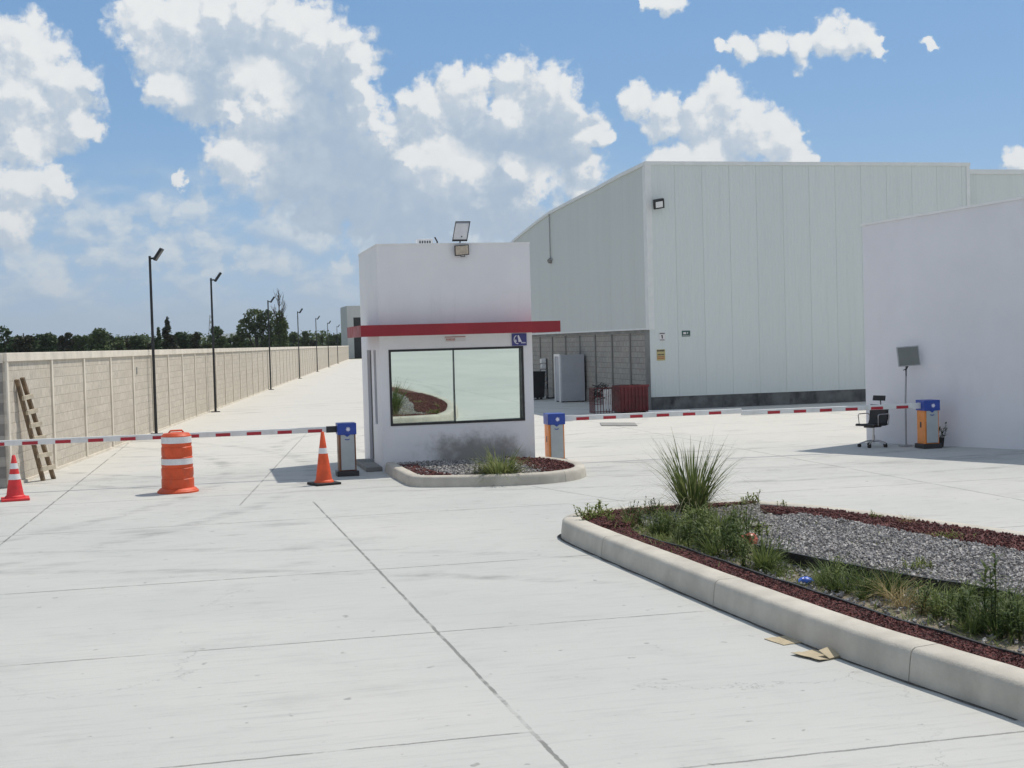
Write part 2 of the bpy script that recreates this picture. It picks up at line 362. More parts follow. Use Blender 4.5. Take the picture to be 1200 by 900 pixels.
def booth_paint():
    """white paint; sooty splash with a shape of its own low on the front wall"""
    mt, k, b = principled('booth_white_paint', 0.6)
    p = k.n('ShaderNodeTexCoord').outputs['Object']; x, y, z = k.sep(p)
    f = k.noise(p, 1.5, 6, 0.6).outputs['Fac']
    c = k.mix(k.rng(f, 0.3, 0.7), (0.79, 0.785, 0.80), (0.83, 0.825, 0.835))
    n = k.noise(p, 2.2, 6, 0.65).outputs['Fac']
    dx = k.m('DIVIDE', k.m('SUBTRACT', x, 1.85), 1.15); dz = k.m('DIVIDE', k.m('SUBTRACT', z, 0.2), 0.55)
    rr = k.m('ADD', k.m('SQRT', k.m('ADD', k.m('MULTIPLY', dx, dx), k.m('MULTIPLY', dz, dz))), k.m('MULTIPLY', k.m('SUBTRACT', n, 0.5), 1.5))
    front = k.m('LESS_THAN', y, 0.02)
    c = k.mix(k.m('MULTIPLY', k.m('MULTIPLY', k.rng(rr, 0.40, 1.15, 1, 0), front), 0.85), c, (0.20, 0.185, 0.165))
    st = k.noise(k.comb(k.m('MULTIPLY', k.m('ADD', x, y), 6), k.m('MULTIPLY', z, 0.35)), 1.4, 5, 0.6).outputs['Fac']
    c = k.mix(k.m('MULTIPLY', k.rng(st, 0.55, 0.8), 0.14), c, (0.5, 0.49, 0.47))
    k.put(b.inputs['Base Color'], c)
    bp = k.n('ShaderNodeBump'); bp.inputs['Strength'].default_value = 0.15; bp.inputs['Distance'].default_value = 0.01
    k.put(bp.inputs['Height'], k.noise(p, 45, 4).outputs['Fac']); k.put(b.inputs['Normal'], bp.outputs[0])
    return mt

def leaf_mat(name, c1, c2, scale=2.0, trans=0.25):
    mt, k, b = principled(name, 0.6)
    b.inputs['Specular IOR Level'].default_value = 0.25
    tc = k.n('ShaderNodeTexCoord').outputs['Object']
    oi = k.n('ShaderNodeObjectInfo')
    f = k.noise(tc, scale, 4, 0.65).outputs['Fac']
    f = k.m('ADD', f, k.m('MULTIPLY', k.m('SUBTRACT', oi.outputs['Random'], 0.5), 0.25))
    c = k.mix(k.rng(f, 0.3, 0.7), c1, c2)
    k.put(b.inputs['Base Color'], c)
    tr = k.n('ShaderNodeBsdfTranslucent'); k.put(tr.inputs['Color'], c)
    ms = k.n('ShaderNodeMixShader'); ms.inputs[0].default_value = trans
    k.t.links.new(b.outputs[0], ms.inputs[1]); k.t.links.new(tr.outputs[0], ms.inputs[2])
    out = [n for n in mt.node_tree.nodes if n.type == 'OUTPUT_MATERIAL'][0]
    k.t.links.new(ms.outputs[0], out.inputs['Surface'])
    return mt

def stone_mat(name, cols, rough=0.85, scale=30):
    mt, k, b = principled(name, rough)
    tc = k.n('ShaderNodeTexCoord').outputs['Object']
    vo = k.n('ShaderNodeTexVoronoi'); k.put(vo.inputs['Vector'], tc); vo.inputs['Scale'].default_value = scale
    s = k.sep(vo.outputs['Color'])
    c = k.mix(s[0], cols[0], cols[1])
    c = k.mix(k.rng(s[1], 0.55, 0.95), c, cols[2])
    k.put(b.inputs['Base Color'], c)
    bp = k.n('ShaderNodeBump'); bp.inputs['Strength'].default_value = 0.8; bp.inputs['Distance'].default_value = 0.02
    k.put(bp.inputs['Height'], vo.outputs['Distance']); k.put(b.inputs['Normal'], bp.outputs[0])
    return mt

MT = {}
MT['concrete'] = concrete_floor()
MT['field'] = mat('field_grass', (0.09, 0.11, 0.045), 0.9, var=0.4, scale=0.05)
MT['wall_block'] = block_wall_mat('beige_block', (0.57, 0.52, 0.44), (0.66, 0.605, 0.515), (0.54, 0.49, 0.42))
MT['wall_conc'] = mat('beige_concrete', (0.70, 0.645, 0.55), 0.85, var=0.12, scale=1.2, bump=0.25, bscale=30, dirt=((0.33, 0.3, 0.26), 0.3, 1.0))
MT['shaded_block'] = block_wall_mat('shaded_block', (0.33, 0.315, 0.29), (0.40, 0.38, 0.345), (0.20, 0.19, 0.18), axis=1, warm=(0.42, 0.38, 0.33))  # darker copy of the block, shade of these walls put into its colour
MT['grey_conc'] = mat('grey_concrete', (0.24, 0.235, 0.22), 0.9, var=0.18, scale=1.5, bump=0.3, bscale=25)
MT['plinth'] = mat('plinth_concrete', (0.125, 0.13, 0.13), 0.9, var=0.35, scale=1.8, bump=0.3, bscale=20, dirt=((0.03, 0.03, 0.03), 0.95, 2.2))
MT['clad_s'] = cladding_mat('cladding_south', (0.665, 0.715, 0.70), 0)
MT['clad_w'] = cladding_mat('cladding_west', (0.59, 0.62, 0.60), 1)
MT['trim'] = mat('white_metal_trim', (0.72, 0.74, 0.73), 0.4, var=0.04)
MT['booth'] = booth_paint()
MT['white_wall'] = mat('white_stucco', (0.75, 0.745, 0.775), 0.75, var=0.035, scale=0.6, bump=0.2, bscale=35, dirt=((0.55, 0.54, 0.55), 0.25, 0.8))
MT['coping'] = mat('white_coping', (0.8, 0.8, 0.79), 0.6, var=0.04)
MT['red'] = mat('red_fascia', (0.30, 0.013, 0.024), 0.42, var=0.12, scale=1.5, dirt=((0.2, 0.03, 0.03), 0.35, 1.5))
MT['black'] = mat('black_paint', (0.018, 0.018, 0.02), 0.45, var=0.2)
MT['dark_metal'] = mat('dark_metal', (0.035, 0.036, 0.04), 0.4, 0.3, var=0.2)
MT['pole'] = mat('black_pole_paint', (0.02, 0.022, 0.026), 0.5, var=0.25)
MT['steel'] = mat('steel', (0.5, 0.5, 0.5), 0.35, 0.9, var=0.1)
MT['grey_panel'] = mat('grey_panel_paint', (0.42, 0.46, 0.47), 0.5, var=0.06, dirt=((0.3, 0.3, 0.28), 0.3, 3))
MT['grey_cab'] = mat('grey_locker_paint', (0.42, 0.43, 0.46), 0.55, var=0.06, scale=1.5, dirt=((0.3, 0.3, 0.3), 0.3, 1.5))
MT['blue'] = mat('blue_hood_paint', (0.02, 0.065, 0.36), 0.4, var=0.1)
MT['orange_p'] = mat('orange_panel_paint', (0.80, 0.27, 0.06), 0.45, var=0.08, dirt=((0.5, 0.22, 0.1), 0.3, 3))
MT['brown_p'] = mat('brown_panel_paint', (0.20, 0.085, 0.045), 0.5, var=0.15, dirt=((0.08, 0.05, 0.04), 0.4, 3))
MT['gutter'] = mat('gutter_dirt_shade', (0.10, 0.09, 0.075), 0.95, var=0.4, scale=9)
MT['emblem'] = mat('pale_emblem', (0.75, 0.75, 0.85), 0.5, var=0.03)
MT['drum'] = mat('orange_plastic', (0.66, 0.085, 0.022), 0.5, var=0.12, scale=4, dirt=((0.30, 0.085, 0.05), 0.75, 4))
MT['cone_o'] = mat('cone_orange', (0.74, 0.095, 0.025), 0.55, var=0.14, scale=6, dirt=((0.34, 0.09, 0.05), 0.6, 7))
MT['cone_r'] = mat('cone_red', (0.68, 0.035, 0.04), 0.55, var=0.14, scale=6, dirt=((0.34, 0.07, 0.06), 0.55, 7))
MT['reflect'] = mat('white_reflective_band', (0.74, 0.74, 0.74), 0.4, var=0.06, scale=8, dirt=((0.5, 0.48, 0.46), 0.35, 8))
MT['rubber'] = mat('black_rubber', (0.022, 0.02, 0.02), 0.8, var=0.2)
MT['boom'] = mat('boom_white', (0.72, 0.73, 0.72), 0.45, var=0.06, scale=4, dirt=((0.5, 0.5, 0.48), 0.4, 4))
MT['boom_red'] = mat('boom_red', (0.42, 0.02, 0.035), 0.5, var=0.12, scale=6)
MT['wood'] = mat('weathered_wood', (0.20, 0.145, 0.095), 0.85, var=0.35, scale=9, bump=0.3)
MT['wood_pale'] = mat('pale_wood', (0.55, 0.48, 0.37), 0.8, var=0.15, scale=9)
MT['kerb'] = mat('kerb_concrete', (0.50, 0.465, 0.40), 0.85, var=0.12, scale=2.5, bump=0.25, bscale=60, dirt=((0.33, 0.3, 0.25), 0.45, 2.2))
MT['soil'] = mat('dry_soil', (0.22, 0.185, 0.135), 0.95, var=0.35, scale=9, bump=0.6, bscale=30)
MT['red_stone'] = stone_mat('red_lava_stone', ((0.085, 0.025, 0.023), (0.155, 0.045, 0.038), (0.05, 0.018, 0.017)))
MT['grey_stone'] = stone_mat('grey_crushed_stone', ((0.16, 0.15, 0.145), (0.33, 0.31, 0.30), (0.48, 0.46, 0.44)))
MT['liner'] = mat('black_liner', (0.014, 0.014, 0.013), 0.55, var=0.3)
MT['edging'] = mat('brown_edging', (0.055, 0.042, 0.036), 0.7, var=0.3, scale=5)
MT['grass_a'] = leaf_mat('weed_green', (0.055, 0.092, 0.025), (0.19, 0.23, 0.07), 8, 0.32)
MT['grass_b'] = leaf_mat('weed_yellow_green', (0.13, 0.17, 0.03), (0.23, 0.27, 0.07), 6)
MT['grass_dry'] = leaf_mat('dry_straw', (0.26, 0.20, 0.09), (0.42, 0.33, 0.17), 6)
MT['grass_tall'] = leaf_mat('fountain_grass', (0.085, 0.125, 0.035), (0.30, 0.32, 0.13), 8, 0.4)
MT['stalk'] = leaf_mat('grass_stalk', (0.17, 0.165, 0.08), (0.28, 0.255, 0.15), 5)
MT['tree_a'] = leaf_mat('tree_dark_green', (0.036, 0.066, 0.028), (0.105, 0.14, 0.058), 0.5, 0.15)
MT['tree_b'] = leaf_mat('tree_mid_green', (0.048, 0.08, 0.03), (0.13, 0.16, 0.062), 0.5, 0.15)
MT['tree_c'] = leaf_mat('tree_brown_green', (0.032, 0.038, 0.022), (0.075, 0.075, 0.04), 0.5, 0.12)
MT['tree_l'] = leaf_mat('tree_light_green', (0.07, 0.10, 0.03), (0.14, 0.18, 0.06), 0.5, 0.2)
MT['bark'] = mat('bark', (0.075, 0.06, 0.048), 0.9, var=0.3, scale=2)
MT['hill'] = mat('hill_scrub', (0.075, 0.085, 0.05), 0.95, var=0.3, scale=0.004)
MT['maroon'] = mat('maroon_steel', (0.125, 0.017, 0.02), 0.55, var=0.25, scale=3, dirt=((0.07, 0.03, 0.025), 0.6, 3))
MT['scrap'] = mat('dark_scrap', (0.05, 0.05, 0.048), 0.8, var=0.5, scale=8)
MT['sign_white'] = mat('sign_white', (0.72, 0.70, 0.70), 0.5, var=0.03)
MT['sign_yellow'] = mat('sign_yellow', (0.50, 0.43, 0.20), 0.5, var=0.06)
MT['sign_green'] = mat('sign_green', (0.03, 0.085, 0.07), 0.5, var=0.05)
MT['sign_blue'] = mat('sign_blue', (0.055, 0.06, 0.23), 0.5, var=0.08)
MT['sign_dark'] = mat('sign_ink', (0.04, 0.04, 0.045), 0.6, var=0.1)
MT['sign_redink'] = mat('sign_red_ink', (0.42, 0.10, 0.06), 0.6, var=0.1)
MT['solar'] = mat('panel_back_grey', (0.42, 0.43, 0.45), 0.4, var=0.1, scale=3)
MT['lens'] = mat('flood_lens', (0.50, 0.44, 0.36), 0.25, var=0.15, scale=14)
MT['screen'] = mat('panel_grey_face', (0.17, 0.185, 0.18), 0.4, var=0.06)
MT['mesh_black'] = mat('chair_mesh', (0.013, 0.013, 0.014), 0.6, var=0.2)
MT['card'] = mat('cardboard', (0.44, 0.37, 0.25), 0.85, var=0.12, scale=9)
MT['litter_red'] = mat('faded_red_plastic', (0.55, 0.14, 0.09), 0.45, var=0.15, scale=14)
MT['litter_blue'] = mat('blue_plastic', (0.04, 0.13, 0.62), 0.4, var=0.2, scale=14)
MT['manhole'] = mat('drain_plate', (0.27, 0.265, 0.25), 0.8, var=0.15, scale=3)
MT['cable'] = mat('cable_grey', (0.35, 0.35, 0.36), 0.6, var=0.1)
MT['far_white'] = mat('far_wall_white', (0.62, 0.62, 0.60), 0.8, var=0.04)
MT['roof'] = mat('pale_metal_roof', (0.60, 0.62, 0.61), 0.45, 0.0, var=0.06)
_m, _k, _b = principled('mirror_glass', 0.015, 1.0)
_b.inputs['Base Color'].default_value = (0.74, 0.835, 0.79, 1)
MT['mirror'] = _m

# ------------------------------------------------------------------ mesh helpers
class MB:
    def __init__(self):
        self.v, self.f, self.sm = [], [], []
    def add(self, vs, fs, smooth=False):
        o = len(self.v)
        self.v.extend(tuple(q) for q in vs)
        self.f.extend(tuple(i + o for i in q) for q in fs)
        self.sm.extend([smooth] * len(fs))
        return self
    def box(self, x0, x1, y0, y1, z0, z1):
        return self.add([(x0, y0, z0), (x1, y0, z0), (x1, y1, z0), (x0, y1, z0), (x0, y0, z1), (x1, y0, z1), (x1, y1, z1), (x0, y1, z1)],
                        [(3, 2, 1, 0), (4, 5, 6, 7), (0, 1, 5, 4), (1, 2, 6, 5), (2, 3, 7, 6), (3, 0, 4, 7)])
    def obox(self, c, ax, ay, az):
        """box by centre and three half-axis vectors"""
        c, ax, ay, az = map(Vector, (c, ax, ay, az))
        vs = [c + ax * i + ay * j + az * m for m in (-1, 1) for i, j in ((-1, -1), (1, -1), (1, 1), (-1, 1))]
        return self.add(vs, [(3, 2, 1, 0), (4, 5, 6, 7), (0, 1, 5, 4), (1, 2, 6, 5), (2, 3, 7, 6), (3, 0, 4, 7)])
    def bar(self, a, b, w, h, up=(0, 0, 1)):
        a, b = Vector(a), Vector(b); d = (b - a); L = d.length; d.normalize()
        s = d.cross(Vector(up)); s = s.normalized() if s.length > 1e-5 else Vector((1, 0, 0))
        u = s.cross(d)
        return self.obox((a + b) / 2, d * L / 2, s * w / 2, u * h / 2)
    def tube(self, pts, rads, n=8, caps=True):
        pts = [Vector(p) for p in pts]
        if not isinstance(rads, (list, tuple)):
            rads = [rads] * len(pts)
        vs, fs = [], []
        for i, p in enumerate(pts):
            t = (pts[min(i + 1, len(pts) - 1)] - pts[max(i - 1, 0)]).normalized()
            s = t.cross(Vector((0, 0, 1)))
            if s.length < 0.05: s = t.cross(Vector((0, 1, 0)))
            s.normalize(); u = s.cross(t)
            for j in range(n):
                a = 2 * math.pi * j / n
                vs.append(p + (s * math.cos(a) + u * math.sin(a)) * rads[i])
        for i in range(len(pts) - 1):
            for j in range(n):
                a, b = i * n + j, i * n + (j + 1) % n
                fs.append((a, a + n, b + n, b))
        if caps:
            fs.append(tuple(range(n))); fs.append(tuple(reversed(range((len(pts) - 1) * n, len(pts) * n))))
        return self.add(vs, fs, True)
    def lathe(self, prof, n=28, c=(0, 0)):
        vs, fs = [], []
        for r, z in prof:
            for j in range(n):
                a = 2 * math.pi * j / n
                vs.append((c[0] + r * math.cos(a), c[1] + r * math.sin(a), z))
        for i in range(len(prof) - 1):
            for j in range(n):
                a, b = i * n + j, i * n + (j + 1) % n
                fs.append((a, b, b + n, a + n))
        return self.add(vs, fs, True)
    def prism(self, poly, z0, z1):
        n = len(poly)
        vs = [(x, y, z0) for x, y in poly] + [(x, y, z1) for x, y in poly]
        fs = [tuple(range(n, 2 * n)), tuple(reversed(range(n)))] + [(i, (i + 1) % n, (i + 1) % n + n, i + n) for i in range(n)]
        return self.add(vs, fs)
    def build(self, name, m, parent=None, kind=None, bevel=0.0, loc=None):
        me = bpy.data.meshes.new(name)
        me.from_pydata(self.v, [], self.f)
        me.polygons.foreach_set('use_smooth', self.sm)
        me.materials.append(MT[m] if isinstance(m, str) else m)
        bm = bmesh.new(); bm.from_mesh(me); bmesh.ops.recalc_face_normals(bm, faces=bm.faces) if len(bm.faces) < 40000 and name not in OPEN else None
        bm.to_mesh(me); bm.free()
        o = bpy.data.objects.new(name, me); COL.objects.link(o)
        if parent: o.parent = parent
        if loc: o.location = loc
        if kind: o['kind'] = kind
        if any(self.sm):
            try:
                md = o.modifiers.new('edge_split', 'EDGE_SPLIT'); md.split_angle = rad(38)
            except Exception:
                pass
        if bevel:
            b = o.modifiers.new('bevel', 'BEVEL'); b.width = bevel; b.segments = 2; b.limit_method = 'ANGLE'
        return o
OPEN = {'foliage'}

def tag(o, label, cat, group=None, kind=None):
    o['label'] = label; o['category'] = cat
    if group: o['group'] = group
    if kind: o['kind'] = kind
    return o

def thing(name, label, cat, loc=(0, 0, 0), rz=0.0, group=None):
    o = bpy.data.objects.new(name, None); COL.objects.link(o)
    o.empty_display_size = 0.2
    o.location = loc; o.rotation_euler = (0, 0, rz)
    return tag(o, label, cat, group)

def copy_tree(o, parent=None):
    c = o.copy(); COL.objects.link(c)
    if parent: c.parent = parent
    for ch in list(o.children): copy_tree(ch, c)
    return c

def along(line, s):
    """point at length s of a polyline"""
    for a, b in zip(line, line[1:]):
        a, b = Vector(a), Vector(b); L = (b - a).length
        if s <= L: return a + (b - a) * (s / L)
        s -= L
    return Vector(line[-1])

def length(line):
    return sum((Vector(b) - Vector(a)).length for a, b in zip(line, line[1:]))

def inside(p, poly):
    x, y = p[0], p[1]; r = False
    for (x1, y1), (x2, y2) in zip(poly, poly[1:] + poly[:1]):
        if (y1 > y) != (y2 > y) and x < (x2 - x1) * (y - y1) / (y2 - y1) + x1: r = not r
    return r

def smooth_line(pts, it=2):
    pts = [Vector(p) for p in pts]
    for _ in range(it):
        q = [pts[0]]
        for a, b in zip(pts, pts[1:]):
            q += [a * .75 + b * .25, a * .25 + b * .75]
        q.append(pts[-1]); pts = q
    return pts

def inset(path, d):
    """offset an open 2-D path to its left by d"""
    out = []
    for i, p in enumerate(path):
        t = (path[min(i + 1, len(path) - 1)] - path[max(i - 1, 0)]).normalized()
        out.append(p + Vector((-t.y, t.x)) * d)
    return out

# ------------------------------------------------------------------ setting: ground, yard, hills
g = MB()
N = 28
R_ = [0, 60, 200, 500, 1200, 3000, 6000, 12000]
vs = [(0, 100, -0.03)]; fs = []
for r in R_[1:]:
    for j in range(N):
        a = 2 * math.pi * j / N
        vs.append((r * math.cos(a), 100 + r * math.sin(a), -0.03))
for j in range(N): fs.append((0, 1 + j, 1 + (j + 1) % N))
for i in range(len(R_) - 2):
    for j in range(N):
        a, b = 1 + i * N + j, 1 + i * N + (j + 1) % N
        fs.append((a, a + N, b + N, b))
g.add(vs, fs); g.build('ground', 'field', kind='structure')

WA, WB = Vector((-3.6, 26.4, 0)), Vector((27.2, 248.4, 0))
WD = (WB - WA).normalized(); WN = Vector((WD.y, -WD.x, 0))      # WN points into the yard
yard = MB().prism([(-260, -500), (260, -500), (260, 300), (45, 300), (33, 248.5), (WB.x - .1, WB.y), (WA.x - .1, WA.y + .1), (-260, 26.5)], -0.2, 0.0)
yard.build('pavement', 'concrete', kind='structure')

def ridge(az0, az1, dist, hmax, seed, depth=1500):
    m = MB(); n, d_ = 60, 5; vs, fs = [], []
    for i in range(n + 1):
        a = rad(az0 + (az1 - az0) * i / n); e = math.sin(math.pi * i / n) ** 0.7
        for j in range(d_ + 1):
            r = dist + depth * j / d_
            h = hmax * e * math.sin(math.pi * j / d_) * (0.55 + 0.75 * mnoise.noise((i * 0.09 + seed, j * 0.4, seed)) + 0.2 * mnoise.noise((i * .3, seed, j)))
            vs.append((math.sin(a) * r, math.cos(a) * r, max(-0.5, h) - 0.4))
    for i in range(n):
        for j in range(d_):
            a = i * (d_ + 1) + j
            fs.append((a, a + d_ + 1, a + d_ + 2, a + 1))
    m.add(vs, fs, True); return m.build('hills', 'hill', kind='structure')
ridge(-30, 1.6, 7600, 95, 3.1); ridge(-3.5, 4.5, 8600, 150, 7.7); ridge(2.0, 12, 9200, 100, 1.9)

# ------------------------------------------------------------------ long perimeter wall
def wall_frame(o, a, d):
    o.location = a; o.rotation_euler = (0, 0, math.atan2(d.y, d.x))
WL = (WB - WA).length
pw = thing('perimeter_wall', 'long beige concrete block wall with thin columns, running away along the left of the lane', 'wall')
wall_frame(pw, WA, WD)                                       # local: x along the wall, -y into the yard
MB().box(0.0, WL, -0.03, 0.13, 0, 2.38).build('block_panel', 'wall_block', pw)
MB().box(0.0, WL, -0.075, 0.165, 2.38, 2.55).build('cap_beam', 'wall_conc', pw, bevel=0.01)
MB().box(0.0, WL, -0.06, 0.16, -0.1, 0.06).build('footing', 'wall_conc', pw)
xs = [0.07] + [3.42 + 3.02 * i for i in range(73)]
cm = None
for x in xs:
    if cm is None:
        cm = MB().box(-0.06, 0.06, -0.065, 0.15, 0.06, 2.38).build('column', 'wall_conc', pw, loc=(x, 0, 0))
    else:
        c = cm.copy(); COL.objects.link(c); c.parent = pw; c.location = (x, 0, 0)
MB().box(13.05, 13.17, -0.045, -0.0, 1.86, 2.06).build('junction_box', 'grey_conc', pw)

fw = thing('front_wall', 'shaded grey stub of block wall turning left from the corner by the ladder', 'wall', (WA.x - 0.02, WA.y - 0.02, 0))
MB().box(-14, 0.0, 0.0, 0.16, 0, 2.36).build('block_panel', 'shaded_block', fw)
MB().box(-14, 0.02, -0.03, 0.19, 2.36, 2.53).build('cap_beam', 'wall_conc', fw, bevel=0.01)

# ------------------------------------------------------------------ lane lamps
def lamp(first):
    t = thing('street_lamp', 'x', 'street lamp')
    MB().box(-.16, .16, -.16, .16, 0, .03).build('base_plate', 'pole', t)
    MB().tube([(0, 0, .03), (0, 0, 5.36)], [.048, .038], 10).build('pole', 'pole', t)
    a = MB().tube([(0, 0, 5.28), (.10, -.02, 5.29), (.17, -.03, 5.26)], .03, 8); a.build('arm', 'pole', t)
    h = MB().obox((.27, -.03, 5.40), (.12, 0, .17), (0, .12, 0), (-.035, 0, .025))
    ho = h.build('lamp_head', 'pole', t, bevel=.012)
    MB().obox((.303, -.03, 5.382), (.095, 0, .135), (0, .10, 0), (-.006, 0, .005)).build('lens', 'dark_metal', ho)
    return t
lampdata = [((-1.35, 41.2), 'tallest looking black lamp post, nearest the ladder'), ((.55, 54.3), 'second black lamp post along the wall from the ladder'),
            ((4.1, 80.6), 'black lamp post standing in front of the wide umbrella tree'), ((7.72, 106.6), 'black lamp post just past the sparse tall tree'),
            ((11.42, 133.2), 'fifth black lamp post along the wall, small in the distance'), ((15.1, 160), 'sixth black lamp post, very small, left of the last one'),
            ((19.25, 190), 'last and smallest black lamp post by the far end of the wall')]
l0 = lamp(True)
for i, ((x, y), lb) in enumerate(lampdata):
    o = l0 if i == 0 else copy_tree(l0)
    o.location = (x, y, 0); o.rotation_euler = (0, 0, (-.25, .15, .1, .2, .1, .2, .1)[i])
    tag(o, lb, 'street lamp', 'street lamps along the perimeter wall')

# ------------------------------------------------------------------ guard booth
BX, BY, BW, BD, BH = 3.45, 25.9, 3.09, 3.0, 4.45
bo = thing('guard_booth', 'small white flat roofed guard booth with red canopy band and wide mirrored window', 'guard booth', (BX, BY, 0))
w = MB()
x0, x1, z0, z1 = 0.17, 2.90, 0.895, 2.40
T = 0.14
w.box(0, BW, 0, T, 0, z0).box(0, BW, 0, T, z1, BH).box(0, x0, 0, T, z0, z1).box(x1, BW, 0, T, z0, z1)
# left wall with narrow window and door opening, back and right walls
w.box(0, T, T, .62, 0, BH).box(0, T, .62, 1.0, 0, .9).box(0, T, .62, 1.0, 2.4, BH).box(0, T, 1.0, 1.36, 0, BH)
w.box(0, T, 1.36, 2.06, 2.4, BH).box(0, T, 2.06, BD, 0, BH)
w.box(T, BW, BD - T, BD, 0, BH).box(BW - T, BW, T, BD - T, 0, BH)
w.box(T, BW - T, T, BD - T, 4.1, 4.2).box(T, BW - T, T, BD - T, 2.75, 2.85)
w.build('wall', 'booth', bo)
cp = MB()
cp.box(-.01, BW + .01, -.01, T + .01, BH, BH + .035).box(-.01, T + .01, T + .01, BD - T - .01, BH, BH + .035).box(BW - T - .01, BW + .01, T + .01, BD - T - .01, BH, BH + .035).box(-.01, BW + .01, BD - T - .01, BD + .01, BH, BH + .035)
cp.build('parapet_cap', 'coping', bo)
fr = MB()
fr.box(x0, x1, -.012, .11, z1 - .045, z1).box(x0, x1, -.012, .11, z0, z0 + .045).box(x0, x0 + .045, -.012, .11, z0 + .045, z1 - .045).box(x1 - .045, x1, -.012, .11, z0 + .045, z1 - .045)
wn = fr.build('window', 'black', bo)
MB().box(1.477, 1.486, .02, .11, z0 + .045, z1 - .045).build('divider', 'dark_metal', wn)
def pane(xa, xb, loc_y):
    xm = (xa + xb) / 2
    ty, tx = MIRROR_YAW, MIRROR_PITCH
    nrm = Vector((math.sin(ty), -1, -math.sin(tx))).normalized()
    def yy(x, z): return loc_y + (nrm.x * (x - xm) + nrm.z * (z - 1.65)) / -nrm.y
    vs = [(xa, yy(xa, z0 + .03), z0 + .03), (xb, yy(xb, z0 + .03), z0 + .03), (xb, yy(xb, z1 - .03), z1 - .03), (xa, yy(xa, z1 - .03), z1 - .03)]
    vs += [(q[0], q[1] + .006, q[2]) for q in vs]
    return MB().add(vs, [(0, 1, 2, 3), (7, 6, 5, 4), (0, 4, 5, 1), (1, 5, 6, 2), (2, 6, 7, 3), (3, 7, 4, 0)])
pane(x0 + .02, 1.478, .052).build('pane', 'mirror', wn)
pane(1.484, x1 - .02, .052).build('pane', 'mirror', wn)
# canopy band round the booth: tray with a raised fascia
ca = MB()
ca.box(-.42, BW + .47, -.48, -.44, 2.665, 2.885).box(-.42, -.38, -.44, 1.9, 2.665, 2.885).box(BW + .43, BW + .47, -.44, 1.9, 2.665, 2.885)
ca.box(-.38, BW + .43, -.44, -.002, 2.80, 2.84).box(-.38, -.002, -.002, 1.9, 2.80, 2.84).box(BW + .002, BW + .43, -.002, 1.9, 2.80, 2.84)
can = ca.build('canopy', 'red', bo)
MB().box(-.38, BW + .43, -.44, -.002, 2.68, 2.70).build('soffit', 'coping', can)
dr = MB().box(.06, .10, 1.38, 2.04, .1, 2.38).build('door', 'dark_metal', bo)
MB().box(.02, .07, 1.46, 1.49, .95, 1.15).build('handle', 'steel', dr)
MB().box(.05, .09, .64, .98, .92, 2.38).build('side_window', 'dark_metal', bo)
MB().box(-.32, -.005, .15, 2.2, 0, .09).build('door_step', 'grey_conc', bo, bevel=.01)

s = thing('booth_sign', 'small blue square sign with white emblem under the red canopy', 'sign', (BX + 2.67, BY - .002, 2.41))
MB().box(0, .30, -.03, 0, 0, .245).build('plate', 'sign_blue', s)
e = MB()
for i in range(12):                                         # crescent of short strokes round a tapering figure
    a0, a1 = rad(110 + i * 14), rad(110 + (i + 1) * 14)
    e.bar((.115 + .075 * math.cos(a0), -.033, .125 + .085 * math.sin(a0)), (.115 + .075 * math.cos(a1), -.033, .125 + .085 * math.sin(a1)), .004, .018, up=(math.cos(a0), 0, math.sin(a0)))
e.add([(.115, -.035, .205), (.135, -.035, .215), (.20, -.035, .075), (.13, -.035, .075), (.115, -.031, .205), (.135, -.031, .215), (.20, -.031, .075), (.13, -.031, .075)], [(0, 1, 2, 3), (4, 7, 6, 5), (0, 4, 5, 1), (1, 5, 6, 2), (2, 6, 7, 3), (3, 7, 4, 0)])
e.add([(.05, -.035, .08), (.075, -.035, .135), (.095, -.035, .08), (.05, -.031, .08), (.075, -.031, .135), (.095, -.031, .08)], [(0, 1, 2), (5, 4, 3), (0, 3, 4, 1), (1, 4, 5, 2), (2, 5, 3, 0)])
for i in range(5): e.box(.185 + i * .019, .198 + i * .019, -.034, -.030, .045, .068)
e.build('emblem', 'emblem', s)

s = thing('name_plate', 'thin pale plate with small dark lettering centred under the red canopy', 'sign', (BX + 1.30, BY - .002, 2.53))
MB().box(0, .42, -.015, 0, 0, .095).build('plate', 'sign_white', s)
q = MB().box(.0, .42, -.02, -.015, .083, .095)
for i in range(7): q.box(.03 + i * .027, .045 + i * .027, -.018, -.015, .03, .062)
q.box(.03, .21, -.018, -.015, .012, .018)
q.build('lettering', 'sign_redink', s)

f = thing('solar_floodlight', 'tilted solar panel with a floodlight below it on the booth roof edge', 'floodlight', (BX + 1.68, BY, BH))
MB().tube([(0, .06, .03), (0, .05, .12), (.02, -.04, .16)], .014, 8).build('bracket', 'dark_metal', f)
ax, ay = Vector((.145, 0, .0)), Vector((.06, .12, .19))
pn = MB().obox((.03, .05, .27), ax, ay, ay.cross(ax).normalized() * .012).build('solar_panel', 'solar', f)
fm = MB()
for sgn in (-1, 1):
    fm.obox(Vector((.03, .05, .27)) + ax * sgn, (.008, 0, 0), ay * 1.02, (0, -.02, .012))
    fm.obox(Vector((.03, .05, .27)) + ay * sgn, ax * 1.05, ay.normalized() * .008, (0, -.02, .012))
fm.build('panel_frame', 'dark_metal', f)
MB().obox((.0, -.09, -.115), (.145, 0, .012), (0, .02, .006), (-.006, -.02, .10)).build('lamp_body', 'dark_metal', f, bevel=.006)
MB().obox((.0, -.113, -.118), (.127, 0, .0105), (0, .004, .001), (-.005, -.02, .083)).build('lamp_lens', 'lens', f)
MB().tube([(0, -.002, -.20), (-.02, -.08, -.245), (.06, -.09, -.245), (.06, -.06, -.2)], .008, 6).build('yoke', 'dark_metal', f)

